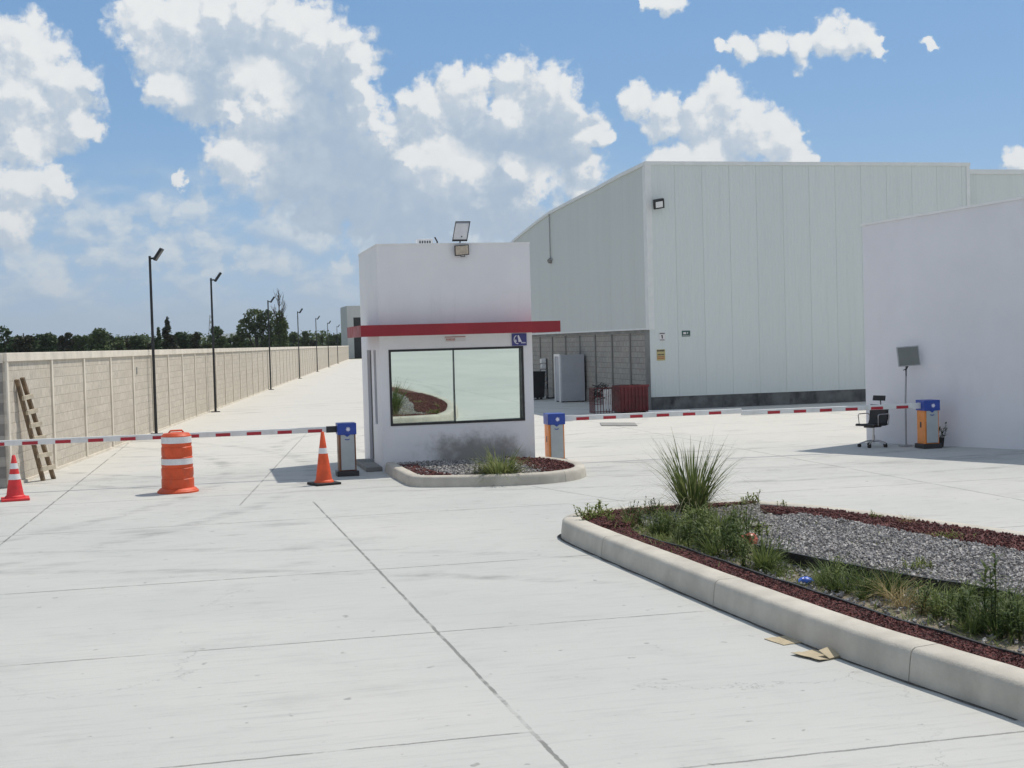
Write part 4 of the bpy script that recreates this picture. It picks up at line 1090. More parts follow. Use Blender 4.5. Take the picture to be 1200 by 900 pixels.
def stones(between, n, size, mtl, name, z0, z1, seed, ymin=6.0, taper=0.0):
    r = random.Random(seed); m_ = MB(); left, right = between; LL, LR = length(left), length(right)
    oc_ = [(1, 0, 0), (-1, 0, 0), (0, 1, 0), (0, -1, 0), (0, 0, 1), (0, 0, -1)]
    ff = [(0, 2, 4), (2, 1, 4), (1, 3, 4), (3, 0, 4), (2, 0, 5), (1, 2, 5), (3, 1, 5), (0, 3, 5)]
    made = 0; tries = 0
    while made < n and tries < n * 6:
        tries += 1
        t, u = r.random(), r.random()
        p = along(left, LL * t).lerp(along(right, LR * t), u)
        if p.y < ymin: continue
        s_ = size * r.uniform(.55, 1.45)
        z = z0 + (z1 - z0) * u + .004
        if t < taper: z = .165 + (z - .165) * t / taper
        rot = Matrix.Rotation(r.uniform(0, 6.28), 3, Vector((r.uniform(-1, 1), r.uniform(-1, 1), r.uniform(-1, 1))).normalized())
        vs = [rot @ Vector((a * s_ * r.uniform(.6, 1.2), b * s_ * r.uniform(.6, 1.2), c * s_ * r.uniform(.5, .9))) + Vector((p.x, p.y, z + s_ * .25)) for a, b, c in oc_]
        m_.add(vs, ff); made += 1
    o = m_.build(name, mtl)
    return tag(o, 'loose ' + {'red_stone': 'dark red lava gravel', 'grey_stone': 'grey crushed stone'}[mtl] + ' spread over the planted island', 'gravel', kind='stuff')
def cut_line(line, ymin): 
    return [p for p in line if p.y > ymin]
stones((near_cut, [Vector((4.95, 15.2))] + low), 9500, .0135, 'red_stone', 'red_gravel_stones', .185, .195, 1, 7.2)
stones((upp, far_), 10500, .021, 'grey_stone', 'grey_gravel_stones', .258, .278, 2, 8.0, .035)
stones(([Vector((7.15, 16.35))] + far_, fi), 4200, .018, 'red_stone', 'red_gravel_stones', .27, .205, 3, 8.5, .05)
stones(([Vector((7.15, 16.6))] + tip_poly_l, tip_poly_r), 2600, .021, 'red_stone', 'red_gravel_stones', .195, .21, 4, 14)
stones(([Vector((6.65, 15.1)), Vector((5.95, 13.6)), upp[0]], [Vector((7.3, 16.0)), Vector((7.0, 15.0)), far_[3]]), 1500, .022, 'grey_stone', 'grey_gravel_stones', .19, .195, 5, 12)
stones(([Vector((5.35, 16.0)), Vector((5.5, 15.0))], [Vector((7.2, 16.4)), Vector((6.65, 15.0))]), 1900, .022, 'grey_stone', 'grey_gravel_stones', .19, .195, 15, 12)
def rubble(pts_line_a, pts_line_b, n, seed):
    return stones((pts_line_a, pts_line_b), n, .026, 'grey_stone', 'grey_gravel_stones', .155, .16, seed, 7.5)
rubble(low, upp, 900, 9)

def edging(line, z0, z1, mtl, label, th=.02, ymin=-6):
    line = [p for p in line if p.y > ymin]
    m_ = MB(); vs, fs = [], []; n = int(length(line) / .25)
    pts = [along(line, length(line) * i / n) for i in range(n + 1)]
    for i, p in enumerate(pts):
        t = (pts[min(i + 1, n)] - pts[max(i - 1, 0)]).normalized(); nr = Vector((-t.y, t.x))
        wz = .012 * mnoise.noise((p.x * 2, p.y * 2, 5)); wx = .014 * mnoise.noise((p.x * 1.3, p.y * 1.3, 8))
        a, b = p + nr * (wx - th / 2), p + nr * (wx + th / 2)
        vs += [(a.x, a.y, z0), (b.x, b.y, z0), (b.x, b.y, z1 + wz), (a.x, a.y, z1 + wz)]
    for i in range(n):
        for j in range(4):
            a, b = i * 4 + j, i * 4 + (j + 1) % 4; fs.append((a, b, b + 4, a + 4))
    fs += [(3, 2, 1, 0), (n * 4, n * 4 + 1, n * 4 + 2, n * 4 + 3)]
    return tag(m_.add(vs, fs).build('edging_strip', mtl), label, 'edging')
edging(low, .12, .225, 'liner', 'low dark edging strip between the red gravel and the weeds', .025)
edging(upp, .12, .29, 'liner', 'taller black edging strip holding back the grey gravel', .03)
e3 = [at(x, y, .25) for x, y in ((880, 617), (900, 616), (941, 613))]
edging([Vector((p.x, p.y)) for p in e3], .14, .225, 'edging', 'short edging piece in the grey gravel behind the weeds', .035)

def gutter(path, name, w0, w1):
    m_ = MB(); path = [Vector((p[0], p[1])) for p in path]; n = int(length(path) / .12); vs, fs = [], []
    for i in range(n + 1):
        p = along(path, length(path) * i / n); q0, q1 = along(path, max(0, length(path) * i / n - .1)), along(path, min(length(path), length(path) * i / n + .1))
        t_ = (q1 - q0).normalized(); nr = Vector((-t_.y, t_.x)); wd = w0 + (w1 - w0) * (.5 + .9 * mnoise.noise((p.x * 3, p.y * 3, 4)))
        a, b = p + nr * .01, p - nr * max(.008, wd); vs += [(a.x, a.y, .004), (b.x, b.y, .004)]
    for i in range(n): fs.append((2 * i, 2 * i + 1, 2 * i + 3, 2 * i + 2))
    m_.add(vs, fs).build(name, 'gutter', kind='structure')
gutter([p for p in isl if p.x < 5.0], 'gutter_dirt_shade', .012, .045)  # kerb-foot dirt, its dark colour also standing in for the kerb's shadow line

# island in front of the booth
BI = [(3.46, 25.84), (3.46, 24.6), (3.48, 23.6), (3.5, 23.05), (3.6, 22.8), (3.9, 22.62), (4.5, 22.40), (5.3, 22.2), (6.0, 22.25), (6.5, 22.6), (6.85, 23.2), (6.98, 24.0), (6.9, 24.8), (6.68, 25.5)]
bi = smooth_line([Vector(p) for p in BI], 1)
bi = list(reversed(bi)); bi = list(reversed(bi))
kerb_sweep(bi, 'kerb', w=.22, h=.19, seglen=3.1, start=2.7)
bin_ = inset(bi, .21)
MB().prism([(p.x, p.y) for p in bin_] + [(6.5, 25.88), (3.65, 25.88)], 0, .125).build('planting_bed', 'soil', kind='structure')
g0 = [Vector((3.68, 23.3)), Vector((3.9, 22.95)), Vector((4.7, 22.7)), Vector((5.5, 22.5)), Vector((6.1, 22.65))]; g1 = [Vector((3.68, 25.8)), Vector((4.3, 25.85)), Vector((5.0, 25.85)), Vector((5.6, 25.85)), Vector((5.9, 25.85))]
strip_sheet(g0, g1, .14, .15, 'grey_stone', 'gravel_bed', n=20)
r0 = [Vector((6.1, 22.65)), Vector((6.45, 22.95)), Vector((6.7, 23.6)), Vector((6.72, 24.5)), Vector((6.55, 25.3))]; r1 = [Vector((5.9, 22.8)), Vector((5.85, 23.4)), Vector((5.8, 24.4)), Vector((5.85, 25.2)), Vector((5.9, 25.85))]
strip_sheet(r0, r1, .15, .155, 'red_stone', 'red_gravel', n=20)
r2 = [Vector((3.66, 25.2)), Vector((3.66, 24.4)), Vector((3.68, 23.4)), Vector((3.85, 22.97))]; r3 = [Vector((4.0, 25.2)), Vector((4.0, 24.4)), Vector((4.05, 23.5)), Vector((4.25, 22.9))]
strip_sheet(r2, r3, .155, .165, 'red_stone', 'red_gravel', n=20)
stones((g0, g1), 1800, .03, 'grey_stone', 'grey_gravel_stones', .15, .16, 12, 20)
stones((r0, r1), 900, .026, 'red_stone', 'red_gravel_stones', .16, .165, 13, 20)
stones((r2, r3), 600, .026, 'red_stone', 'red_gravel_stones', .165, .17, 14, 20)
edging([Vector((4.1, 25.7)), Vector((4.1, 24.2)), Vector((4.3, 23.1))], .12, .18, 'liner', 'black edging strip in the small bed before the booth', .025)

# ------------------------------------------------------------------ plants
def blade(m_, base, az, tilt, L, w, droop, segs=4, curl=0.0):
    """one leaf blade, a folded tapering ribbon"""
    d = Vector((math.cos(az) * math.sin(tilt), math.sin(az) * math.sin(tilt), math.cos(tilt)))
    out = Vector((math.cos(az), math.sin(az), 0)); side = Vector((-math.sin(az + curl), math.cos(az + curl), 0))
    p = Vector(base); vs = []
    for i in range(segs + 1):
        t = i / segs; ww = w * (1 - t) ** .7 * (.55 + .9 * min(t * 3, 1) * .5) if i < segs else 0.0008
        vs += [p - side * ww, p + side * ww]
        d = (d + Vector((out.x * droop, out.y * droop, -droop * .9)) / segs).normalized()
        p = p + d * L / segs
    fs = [(2 * i, 2 * i + 1, 2 * i + 3, 2 * i + 2) for i in range(segs)]
    m_.add(vs, fs)
    return p

def tuft_mesh(seed, n, L, w, spread, droop, r0=.04, broad=0.0):
    r = random.Random(seed); m_ = MB()
    for i in range(n):
        a = r.uniform(0, 6.283); rr_ = r0 * math.sqrt(r.random())
        blade(m_, (rr_ * math.cos(a), rr_ * math.sin(a), 0), a + r.uniform(-.5, .5), abs(r.gauss(0, spread)), L * r.uniform(.4, 1.25), w * r.uniform(.7, 1.3), droop * r.uniform(.3, 1.6), curl=r.uniform(-.8, .8))
    return m_

def leafy_mesh(seed, H, n, leafL, leafW, stems=1, spread=.2):
    """upright stem with broad leaves up its length"""
    r = random.Random(seed); m_ = MB()
    for s_ in range(stems):
        a = r.uniform(0, 6.283); tl = r.uniform(.02, spread); hh = H * r.uniform(.6, 1.0) if s_ else H
        base = Vector((r.uniform(-.04, .04) * stems ** .5, r.uniform(-.04, .04) * stems ** .5, 0)); top = base + Vector((math.cos(a) * tl * hh, math.sin(a) * tl * hh, hh))
        mid = base.lerp(top, .5) + Vector((r.uniform(-.02, .02), r.uniform(-.02, .02), 0))
        m_.tube([base, mid, top], [.006, .0045, .002], 5)
        for i in range(n):
            t = .12 + .88 * (i + r.random()) / n; p = base.lerp(mid, t * 2) if t < .5 else mid.lerp(top, t * 2 - 1)
            blade(m_, p, i * 2.4 + r.uniform(-.5, .5), r.uniform(.5, 1.25) * (1.1 - .4 * t), leafL * r.uniform(.6, 1.15) * (1.15 - .5 * t), leafW * r.uniform(.7, 1.2), r.uniform(.3, 1.2), curl=r.uniform(-.4, .4))
    return m_

weeds = {
    'g0': ([tuft_mesh(11 + i, 70, .30, .0065, .38, .7, .06) for i in range(4)], 'grass_a'),
    'g1': ([leafy_mesh(31 + i, .30, 13, .11, .012, 6, .45) for i in range(4)], 'grass_a'),
    'y': ([leafy_mesh(51 + i, .20, 10, .09, .016, 8, .5) for i in range(3)], 'grass_b'),
    'd': ([tuft_mesh(71 + i, 80, .36, .005, .55, 1.1, .05) for i in range(3)], 'grass_dry')}
weed_me = {k_: [q.build('weed_tuft', mt_).data for q in L_] for k_, (L_, mt_) in weeds.items()}
for o in [o for o in bpy.data.objects if o.name.startswith('weed_tuft')]: bpy.data.objects.remove(o)
rw = random.Random(21)
def weed(kind, x, y, s_, label, group, z=.15, zs=1.0):
    o = bpy.data.objects.new('weed_tuft', rw.choice(weed_me[kind])); COL.objects.link(o)
    o.location = (x, y, z); o.rotation_euler = (rw.uniform(-.08, .08), rw.uniform(-.08, .08), rw.uniform(0, 6.28)); o.scale = (s_, s_, s_ * zs)
    return tag(o, label, 'weed', group)
GR = 'weeds growing on the planted island'
# dense middle patch round the fountain grass: (photo x, y of the foot, kind, scale)
for (x, y, kd, s_) in [(752, 622, 'g1', .75), (768, 628, 'g0', .8), (775, 617, 'g1', .8), (790, 632, 'g1', .9), (785, 622, 'g0', .85), (800, 641, 'g1', .9), (812, 634, 'g0', 1.0), (806, 622, 'g1', .9), (822, 646, 'g0', .9),
                       (830, 634, 'g1', 1.05), (836, 650, 'g1', .95), (845, 640, 'g0', 1.0), (852, 656, 'g1', .95), (858, 645, 'g1', 1.0), (864, 633, 'g0', .85), (868, 655, 'g0', .95), (842, 622, 'g0', .85), (860, 618, 'g1', .8), (875, 667, 'g1', 1.0),
                       (826, 618, 'g1', .8), (872, 626, 'g1', .8), (762, 612, 'g1', .7), (735, 618, 'g1', .6), (745, 610, 'g1', .6)]:
    for ox, oy in ((0, 0), (rw.uniform(-.16, .16), rw.uniform(-.3, .3))):
        p = at(x, y, .16) + Vector((ox, oy, 0)); weed(kd if ox == 0 else rw.choice(('g0', 'g1')), p.x, p.y, s_ * rw.uniform(.95, 1.3), 'green weed in the dense patch around the foot of the tall fountain grass', GR + ', dense patch', z=.16)
for (x, y, kd, s_) in [(893, 668, 'g1', .9), (902, 674, 'g0', .9), (912, 664, 'g1', .85), (918, 676, 'g1', .6), (962, 690, 'g0', .7), (972, 694, 'g1', .7), (982, 686, 'g1', .8), (992, 699, 'g0', .85), (1003, 691, 'g1', .8), (1012, 705, 'g1', .7), (1022, 697, 'g0', .8),
                       (1036, 704, 'g0', .8), (1050, 700, 'g1', .8), (1075, 712, 'g0', .8), (1090, 722, 'g1', .85), (1103, 731, 'g1', .8), (1112, 718, 'g0', .8), (1124, 738, 'g1', .85), (1136, 726, 'g1', .85), (1145, 745, 'g0', .7), (1168, 735, 'g1', .9), (1178, 728, 'g0', .9), (1195, 742, 'g1', 1.0), (1188, 756, 'g1', .9), (1204, 730, 'g0', 1.0), (1225, 750, 'g1', 1.0), (1010, 684, 'g0', .6), (1060, 694, 'g1', .6), (1140, 712, 'g1', .7)]:
    for ox, oy in ((0, 0), (rw.uniform(-.10, .10), rw.uniform(-.25, .25))):
        p = at(x, y, .16) + Vector((ox, oy, 0)); weed(kd if ox == 0 else 'g0', p.x, p.y, s_ * rw.uniform(.85, 1.15), 'green weed between the two dark edging strips, right of the dense patch', GR + ', between the edgings', z=.155)
for (x, y, s_) in [(686, 609, .95), (697, 607, 1.05), (706, 612, .9), (690, 614, .8), (715, 616, .55)]:
    p = at(x, y, .18); weed('y', p.x, p.y, s_, 'yellow green leafy weed at the rounded tip of the island', GR + ', at the tip', z=.18)
p = at(895, 632, .2); weed('y', p.x, p.y, .8, 'yellow green weed where the grey gravel meets the dense weed patch', None, z=.2)
for (x, y) in ((1058, 716), (1045, 708)):
    p = at(x, y, .16); weed('d', p.x, p.y, 1.0, 'tuft of dry straw coloured grass among the green weeds', 'dry grass tufts', z=.155)
p = at(1082, 723, .16); weed('d', p.x, p.y, .7, 'smaller dry brownish tuft right of the straw coloured grass', None, z=.155)
for (x, y, s_) in ((1078, 668, .5), (1068, 672, .55), (1090, 671, .4)):
    p = at(x, y, .26); weed('y', p.x, p.y, s_, 'low yellowish weed sprouting through the grey gravel', GR + ', in the gravel', z=.26)
for (x, y, s_) in ((872, 594, .6), (886, 593, .9), (915, 597, .5)):
    p = at(x, y, .2); weed('y', p.x, p.y, s_, 'broad leaved weed on the far rim right of the fountain grass', GR + ', far rim', z=.2)
for (x, y, s_, lb) in ((1026, 612, .5, 'small grey green weed on the far red gravel rim, left one'), (1062, 619, .55, 'small low weed on the far red gravel rim, right one')):
    p = at(x, y, .2); weed('d' if x > 1030 else 'y', p.x, p.y, s_, lb, None, z=.21)
# low ground cover on the gravel
r = random.Random(3); m_ = MB()
for (cx, cy, sx, sy, n) in ((1030, 637, 34, 7, 500), (1105, 631, 26, 5, 420), (952, 615, 14, 4, 120), (1085, 671, 28, 7, 160)):
    for i in range(n):
        p = at(cx + r.gauss(0, sx * .5), cy + r.gauss(0, sy * .5), .27)
        blade(m_, (p.x, p.y, .25), r.uniform(0, 6.28), r.uniform(.2, 1.3), r.uniform(.03, .075), .006, .6, 3)
tag(m_.build('ground_cover', 'grass_b'), 'low yellowish ground cover creeping over the grey gravel', 'ground cover', kind='stuff')
m_ = MB()
for i in range(5200):
    t = r.random(); u = r.random()
    p = along(low, length(low) * .62 * t).lerp(along(upp, length(upp) * .55 * t), .08 + .84 * u)
    if p.y < 7.8 or mnoise.noise((p.x * 2.5, p.y * 2.5, 2)) < -.12: continue
    blade(m_, (p.x, p.y, .14), r.uniform(0, 6.28), abs(r.gauss(0, .6)), r.uniform(.06, .19), .005, .8, 3, r.uniform(-.7, .7))
for i in range(4200):
    p = at(r.gauss(818, 44), r.gauss(630, 12), .16)
    if not (4.75 < p.x < 7.0) or p.y > 16.6: continue
    blade(m_, (p.x, p.y, .15), r.uniform(0, 6.28), abs(r.gauss(0, .6)), r.uniform(.06, .2), .006, .8, 3, r.uniform(-.7, .7))
tag(m_.build('weed_cover', 'grass_a'), 'thin green grass cover between the taller weeds of the island', 'ground cover', kind='stuff')

def fountain(label, loc, H, n, spread, stalks, mname, seed, w=.008, stalkL=1.25, dr=1.0, r0=.10):
    t = thing('ornamental_grass', label, 'ornamental grass', loc)
    r = random.Random(seed); m_ = MB()
    for i in range(n):
        a = r.uniform(0, 6.283); rr_ = r0 * H * math.sqrt(r.random())
        blade(m_, (rr_ * math.cos(a), rr_ * math.sin(a), 0), a, abs(r.gauss(0, spread)) * r.choice((.45, 1, 1.15)), H * r.uniform(.45, 1.12), w * r.uniform(.6, 1.3), r.uniform(.1, .75) * dr, 6, r.uniform(-.5, .5))
    m_.build('foliage', mname, t)
    if stalks:
        m_ = MB()
        for i in range(stalks):
            a = r.uniform(0, 6.283)
            blade(m_, (.05 * math.cos(a), .05 * math.sin(a), 0), a, r.uniform(.15, .75), H * stalkL * r.uniform(.7, 1.15), .0052, r.uniform(.8, 2.8), 9)
        m_.build('seed_stalks', 'stalk', t)
    return t
p = at(812, 606, .18)
fountain('tall fountain grass with thin arching stalks at the tip of the planted island', (p.x, p.y, .17), 1.06, 260, .28, 120, 'grass_tall', 4, .0115, 1.45, 1.0, .14)
p = at(586, 556, .15)
fountain('low spreading grass clump in the small bed before the booth window', (p.x, p.y, .14), .60, 560, 1.0, 0, 'grass_tall', 6, .010, 1.25, 2.2, .45)
p = at(560, 557, .15)
weed('g1', p.x, p.y, .8, 'small weed left of the grass clump before the booth', None, z=.14)

tw = leafy_mesh(91, .60, 34, .16, .015, 3, .12).build('tall_weed', 'grass_a')
p = at(1158, 745, .16); tw.location = (p.x, p.y, .15); tag(tw, 'tallest upright leafy weed near the right edge of the island', 'weed')
tw2 = leafy_mesh(92, .36, 22, .15, .016, 4, .25).build('tall_weed', 'grass_a')
p = at(1192, 752, .16); tw2.location = (p.x, p.y, .15); tag(tw2, 'shorter bushy leafy weed right of the tallest upright weed', 'weed')
tw3 = leafy_mesh(93, .34, 20, .12, .013, 4, .3).build('tall_weed', 'grass_a')
p = at(1128, 738, .16); tw3.location = (p.x, p.y, .15); tag(tw3, 'leafy weed just left of the tallest upright weed', 'weed')

# shrub in a pot behind the right barrier
pt = thing('potted_shrub', 'small dark potted shrub squeezed between the right barrier and the white wall', 'plant', (15.23, 25.22, 0))
MB().lathe([(.001, 0), (.08, 0), (.105, .2), (.09, .2), (.085, .17), (.001, .17)], 14).build('pot', 'rubber', pt)
leafy_mesh(95, .34, 16, .12, .022, 7, .5).build('foliage', 'tree_a', pt, loc=(0, 0, .17))

# ------------------------------------------------------------------ litter
def crumple(seed, sx, sy, sz, n=7):
    r = random.Random(seed); vs, fs = [], []
    for i in range(n + 1):
        for j in range(2 * n):
            th, ph = math.pi * i / n, math.pi * j / n
            k_ = 1 + .45 * mnoise.noise((math.sin(th) * math.cos(ph) * 1.8 + seed, math.sin(th) * math.sin(ph) * 1.8, math.cos(th) * 1.8)) + r.uniform(-.08, .08)
            vs.append((sx * k_ * math.sin(th) * math.cos(ph), sy * k_ * math.sin(th) * math.sin(ph), sz * (k_ * math.cos(th) + .9)))
    for i in range(n):
        for j in range(2 * n):
            a, b = i * 2 * n + j, i * 2 * n + (j + 1) % (2 * n); fs.append((a, a + 2 * n, b + 2 * n, b))
    return MB().add(vs, fs)
o = crumple(3, .11, .06, .06).build('litter', 'litter_red'); p = at(878, 646, .19); o.location = (p.x, p.y, .24); o.rotation_euler = (.1, .2, .4); tag(o, 'crumpled faded red plastic container lying on the weeds', 'litter')
o = crumple(8, .07, .05, .035).build('litter', 'litter_blue'); p = at(944, 686, .17); o.location = (p.x, p.y, .155); o.rotation_euler = (0, 0, .2); tag(o, 'crumpled bright blue plastic wrapper among the weeds', 'litter')
def card(label, px, py, sx, sy, rz, fold):
    p = at(px, py, 0.0); t = thing('cardboard', label, 'litter', (p.x, p.y, .002), rz)
    m_ = MB(); n = 6; vs, fs = [], []
    for i in range(n + 1):
        for j in range(n + 1):
            x, y = (i / n - .5) * sx, (j / n - .5) * sy
            x += .012 * mnoise.noise((i * .8, j * .8, px)); y += .012 * mnoise.noise((i * .8, j * .8, py))
            z = .004 + fold * max(0, .5 - i / n) * .5 + .006 * abs(mnoise.noise((i * .7, j * .7, 1)))
            vs.append((x, y, z))
    for i in range(n):
        for j in range(n):
            a = i * (n + 1) + j; fs.append((a, a + n + 1, a + n + 2, a + 1))
    o_ = m_.add(vs, fs).build('sheet', 'card', t); sd = o_.modifiers.new('depth', 'SOLIDIFY'); sd.thickness = .004
    if fold:
        m_ = MB().add([(-sx * .1, -sy * .52, .01), (sx * .45, -sy * .50, .012), (sx * .40, -sy * .1, .06), (-sx * .05, -sy * .12, .05), (-sx * .1, -sy * .52, .014), (sx * .45, -sy * .50, .016), (sx * .40, -sy * .1, .064), (-sx * .05, -sy * .12, .054)], [(3, 2, 1, 0), (4, 5, 6, 7), (0, 1, 5, 4), (1, 2, 6, 5), (2, 3, 7, 6), (3, 0, 4, 7)])
        m_.build('flap', 'card', t)
card('folded piece of cardboard with raised flap lying on the concrete by the kerb', 957, 769, .25, .30, .35, .06)
card('flat stained cardboard piece by the kerb, farther from the camera', 920, 751, .22, .26, .2, 0)

# the whole bed of the big island lies 3 cm higher than drawn above
for o in list(bpy.data.objects):
    if o.parent is None and o.name.split('.')[0] in ('planting_bed', 'red_gravel', 'gravel_bed', 'red_gravel_stones', 'grey_gravel_stones', 'edging_strip', 'weed_tuft', 'tall_weed', 'ornamental_grass', 'ground_cover', 'weed_cover', 'litter'):
        y_ = o.location.y if o.location.y else (o.data.vertices[0].co.y if o.type == 'MESH' else 0)
        if y_ < 19: o.location.z += .03

# ------------------------------------------------------------------ trees beyond the wall
def crown(m_, blobs, n, size, seed, shell=.55):
    r = random.Random(seed); tot = sum(b[3] * b[4] * b[5] for b in blobs) ** 1
    ws = [(b[3] * b[4] * b[5]) ** .67 for b in blobs]; W = sum(ws)
    for b, w_ in zip(blobs, ws):
        for i in range(int(n * w_ / W)):
            d = Vector((r.gauss(0, 1), r.gauss(0, 1), r.gauss(0, 1))).normalized()
            k_ = (shell + (1 - shell) * r.random()) * (1 + .22 * mnoise.noise((d.x * 2.2 + seed, d.y * 2.2, d.z * 2.2 + b[0])))
            p = Vector((b[0] + d.x * b[3] * k_, b[1] + d.y * b[4] * k_, b[2] + d.z * b[5] * k_))
            u = Vector((r.gauss(0, 1), r.gauss(0, 1), r.gauss(0, .7))).normalized(); v_ = u.cross(Vector((r.gauss(0, 1), r.gauss(0, 1), r.gauss(0, 1)))).normalized()
            s_ = size * r.uniform(.5, 1.3)
            m_.add([p - u * s_, p + v_ * s_ * .6, p + u * s_, p - v_ * s_ * .6], [(0, 1, 2, 3)])
    return m_

def tree(label, loc, H, W, kind, mtl, seed, group=None):
    t = thing('tree', label, 'tree', loc, 0, group)
    r = random.Random(seed); tk = MB(); blobs = []
    if kind == 'bush':
        tk.tube([(0, 0, -.1), (.1, 0, H * .3), (0, .1, H * .7)], [H * .035, H * .025, H * .01], 7)
        for i in range(9):
            a = r.uniform(0, 6.28); rr_ = W * .55 * math.sqrt(r.random()); z = H * r.uniform(.35, .82) * (1 - .25 * rr_ / W)
            q = W * r.uniform(.28, .48); blobs.append((rr_ * math.cos(a), rr_ * math.sin(a), z, q, q, min(q * .8, H - z)))
            tk.tube([(0, 0, H * .2), (rr_ * .5 * math.cos(a), rr_ * .5 * math.sin(a), z * .75), (rr_ * math.cos(a), rr_ * math.sin(a), z)], [H * .02, H * .013, H * .005], 5)
        blobs.append((0, 0, H * .3, W * .7, W * .7, H * .28))
        n = 2600
    elif kind == 'umbrella':
        for (bx, bz, rx, rz_) in ((-.55, .62, .42, .20), (-.1, .80, .52, .20), (.45, .76, .46, .20), (.75, .55, .30, .20), (-.85, .42, .22, .16), (.05, .58, .35, .14), (.55, .36, .4, .2), (-.6, .26, .45, .2)):
            y = r.uniform(-.3, .3) * W; blobs.append((bx * W, y, bz * H, rx * W, rx * W, rz_ * H))
            tk.tube([(0, 0, H * .12), (bx * W * .4, y * .5, H * .35), (bx * W, y, bz * H)], [H * .03, H * .02, H * .006], 6)
        tk.tube([(0, 0, -.1), (0, 0, H * .2)], [H * .045, H * .035], 8); n = 3600
    elif kind == 'cone':
        tk.tube([(0, 0, -.1), (0, 0, H * .95)], [H * .025, H * .004], 7)
        for i in range(16):
            z = H * (.15 + .78 * i / 15); w_ = W * (1.05 - i / 16) * r.uniform(.55, 1.0); a = r.uniform(0, 6.28)
            blobs.append((w_ * .35 * math.cos(a), w_ * .35 * math.sin(a), z, w_ * .6, w_ * .6, H * .065))
        n = 2600
    elif kind == 'tall':
        tk.tube([(0, 0, -.1), (.1, 0, H * .5), (-.05, 0, H * .97)], [H * .022, H * .012, H * .002], 7)
        for i in range(26):                                   # bare upper limbs
            z = H * r.uniform(.38, .85); a = r.uniform(0, 6.28); L_ = W * r.uniform(.4, 1.0) * (1.3 - z / H)
            q = Vector((L_ * math.cos(a), L_ * math.sin(a), z + L_ * 1.5)); mid_ = Vector((L_ * .55 * math.cos(a), L_ * .55 * math.sin(a), z + L_ * .5))
            tk.tube([(0, 0, z), mid_, q], [.07, .045, .015], 5)
            for k_ in range(3):
                e_ = q + Vector((r.uniform(-.5, .5), r.uniform(-.5, .5), r.uniform(.2, .9))); tk.tube([mid_.lerp(q, .3 + .3 * k_), e_], [.03, .01], 4)
        for i in range(15):
            z = H * r.uniform(.12, .62); a = r.uniform(0, 6.28); rr_ = W * .5 * r.random(); q = W * r.uniform(.22, .42)
            blobs.append((rr_ * math.cos(a), rr_ * math.sin(a), z, q, q, q * 1.2))
        n = 2300
    elif kind == 'palm':
        tk.tube([(0, 0, -.1), (.05, 0, H * .75)], [.14, .09], 7); m_ = MB()
        for i in range(110):
            a = r.uniform(0, 6.28); blade(m_, (.05, 0, H * r.uniform(.5, .78)), a, r.uniform(.2, 1.3), H * .42 * r.uniform(.6, 1), .09, r.uniform(.5, 1.6), 5)
        tk.build('trunk', 'bark', t); m_.build('foliage', mtl, t); return t
    tk.build('trunk', 'bark', t)
    crown(MB(), blobs, n, .26 if kind != 'umbrella' else .28, seed).build('crown', mtl, t)
    return t

G_T = 'trees beyond the perimeter wall'
def tree_px(px, top, hw, Y, kind, mtl, label, seed, group=None):
    b = at(px, 450); d = VF * CAM_F + VR * (px - 600) + VU * (450 - top); k_ = Y / d.y
    P = VC + d * k_; W = hw / CAM_F * (P.xy.length) * {'cone': 1.7, 'umbrella': 1.05}.get(kind, 1.0)
    return tree(label, (P.x, P.y, -.05), P.z * {'bush': 1.27, 'cone': 1.08, 'umbrella': 1.06}.get(kind, 1.02), W, kind, mtl, seed, group)
common = 'dark green bushy tree in the even row showing just above the beige wall'
for i, (px, top, hw, Y, m__, lb) in enumerate([
        (-40, 388, 20, 210, 'tree_a', common), (8, 388, 20, 200, 'tree_a', common), (27, 384, 14, 190, 'tree_c', 'brownish green bushy tree behind the wall, above the top of the ladder'),
        (52, 388, 18, 205, 'tree_a', common), (76, 391, 13, 215, 'tree_c', common), (94, 394, 12, 230, 'tree_b', common),
        (115, 386, 20, 205, 'tree_a', 'broad rounded dark tree behind the wall left of the nearest lamp post'), (140, 396, 12, 235, 'tree_b', common), (160, 391, 11, 215, 'tree_a', common), (178, 394, 10, 225, 'tree_c', common),
        (214, 391, 12, 215, 'tree_a', common), (229, 390, 9, 225, 'tree_c', common),
        (258, 384, 15, 225, 'tree_a', 'rounded dark tree behind the wall just right of the second lamp post'), (279, 394, 10, 235, 'tree_b', common),
        (345, 392, 11, 270, 'tree_b', common), (357, 388, 7, 262, 'tree_a', 'narrow dark tree behind the wall right of the fourth lamp post'), (367, 396, 9, 280, 'tree_c', common),
        (391, 386, 14, 290, 'tree_a', 'rounded dark tree behind the wall beside the far lane end'), (406, 391, 10, 300, 'tree_a', common), (330, 396, 12, 255, 'tree_l', 'pale green low tree below the sparse tall tree')]):
    tree_px(px, top, hw, Y, 'bush', m__, lb, 100 + i, G_T if lb == common else None)
for i, (px, top, hw, Y, m__) in enumerate([(18, 393, 11, 245, 'tree_b'), (40, 394, 11, 240, 'tree_a'), (64, 395, 10, 250, 'tree_b'), (86, 393, 11, 245, 'tree_a'), (104, 395, 11, 250, 'tree_b'), (128, 393, 11, 245, 'tree_a'), (150, 395, 10, 240, 'tree_c'),
                                           (169, 396, 10, 250, 'tree_b'), (206, 394, 10, 245, 'tree_b'), (222, 395, 10, 250, 'tree_a'), (243, 395, 10, 245, 'tree_b'), (270, 395, 11, 255, 'tree_a'), (316, 396, 10, 260, 'tree_b'), (352, 397, 10, 285, 'tree_b')]):
    tree_px(px, top, hw, Y, 'bush', m__, common, 160 + i, G_T)
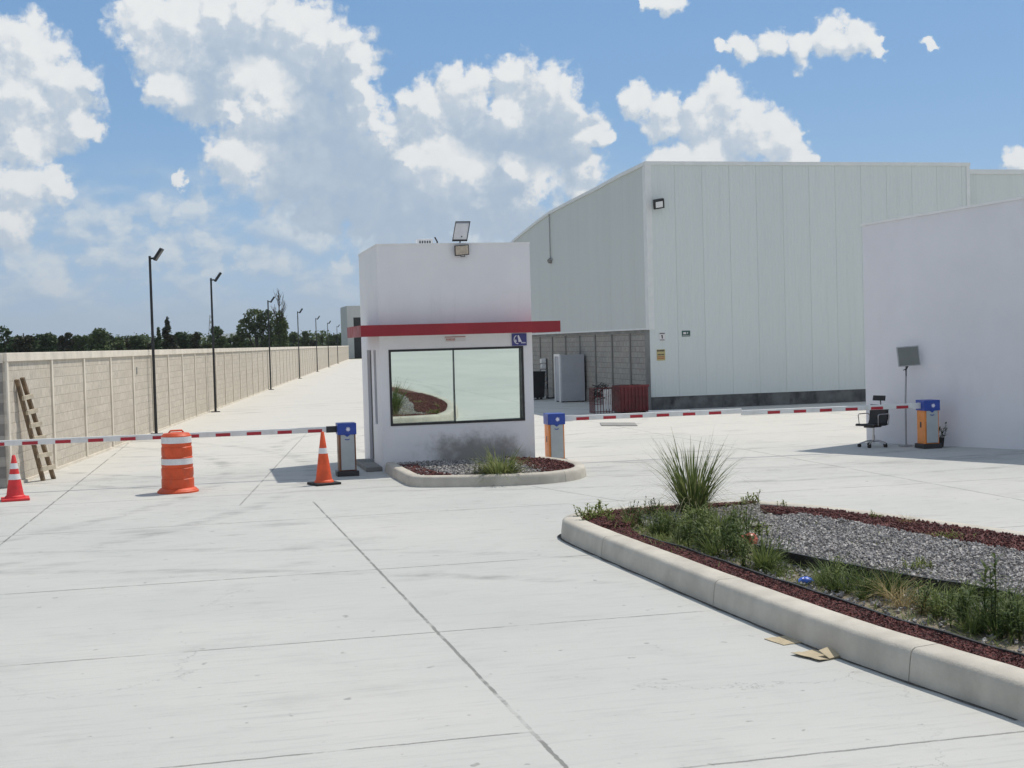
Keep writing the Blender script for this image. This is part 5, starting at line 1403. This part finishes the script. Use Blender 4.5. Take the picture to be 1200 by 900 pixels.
tree_px(196, 374, 13, 200, 'cone', 'tree_c', 'dark pointed conifer like tree standing above the row behind the wall', 140)
tree_px(186, 386, 9, 206, 'cone', 'tree_a', 'shorter pointed dark tree left of the tall conifer like tree', 141)
tree_px(300, 364, 23, 235, 'umbrella', 'tree_b', 'wide umbrella shaped tree with gaps in its crown behind the wall', 142)
tree_px(326, 337, 14, 225, 'tall', 'tree_b', 'tall sparse tree with bare upper branches beside the umbrella tree', 143)
tree_px(377, 384, 9, 255, 'palm', 'tree_l', 'small light green palm like tree behind the wall near the lane end', 144)
# far wood that closes the horizon behind them
r = random.Random(17); m_ = MB()
for i in range(110):
    a = rad(r.uniform(-16, 9)); d_ = r.uniform(330, 420); h_ = r.uniform(5.0, 7.6)
    crown(m_, [(math.sin(a) * d_, math.cos(a) * d_, h_ * .5, h_ * .9, h_ * .9, h_ * .55)], 260, .5, i)
tag(m_.build('woodland', 'tree_a'), 'distant dark green woodland closing the horizon behind the tree row', 'woodland', kind='stuff')
# lattice mast
P = at(247, 450); d = VF * CAM_F + VR * (247 - 600) + VU * (450 - 369); P = VC + d * (420 / d.y)
ma = thing('lattice_mast', 'thin grey lattice mast rising from the trees near the second lamp post', 'mast', (P.x, P.y, 0))
m_ = MB(); Hm = P.z
def leg(z): return 1.1 * (1 - z / Hm) + .3
for sx, sy in ((-1, -1), (1, -1), (1, 1), (-1, 1)):
    m_.bar((sx * leg(0), sy * leg(0), 0), (sx * leg(Hm), sy * leg(Hm), Hm), .12, .12)
for i in range(9):
    z, z2 = Hm * i / 9, Hm * (i + 1) / 9
    for (ax_, ay_), (bx_, by_) in (((-1, -1), (1, -1)), ((1, -1), (1, 1)), ((1, 1), (-1, 1)), ((-1, 1), (-1, -1))):
        m_.bar((ax_ * leg(z), ay_ * leg(z), z), (bx_ * leg(z2), by_ * leg(z2), z2), .07, .07)
m_.build('lattice', 'cable', ma)
MB().box(-.5, .5, -.2, .2, Hm * .8, Hm * .86).build('antenna', 'coping', ma)

# ------------------------------------------------------------------ air
if HAZE > 0:
    mt = bpy.data.materials.new('haze_air'); mt.use_nodes = True; nt = mt.node_tree
    nt.nodes.remove(nt.nodes['Principled BSDF'])
    pv = nt.nodes.new('ShaderNodeVolumePrincipled'); pv.inputs['Color'].default_value = (.86, .93, 1, 1); pv.inputs['Density'].default_value = HAZE; pv.inputs['Anisotropy'].default_value = 0.2
    out = [n for n in nt.nodes if n.type == 'OUTPUT_MATERIAL'][0]; nt.links.new(pv.outputs[0], out.inputs['Volume'])
    mt.volume_intersection_method if False else None
    h = MB().box(-12500, 12500, -12400, 12600, -1.5, 300)
    o = h.build('haze', mt); o['kind'] = 'stuff'; o['label'] = 'thin pale blue haze over the far hills'; o['category'] = 'haze'
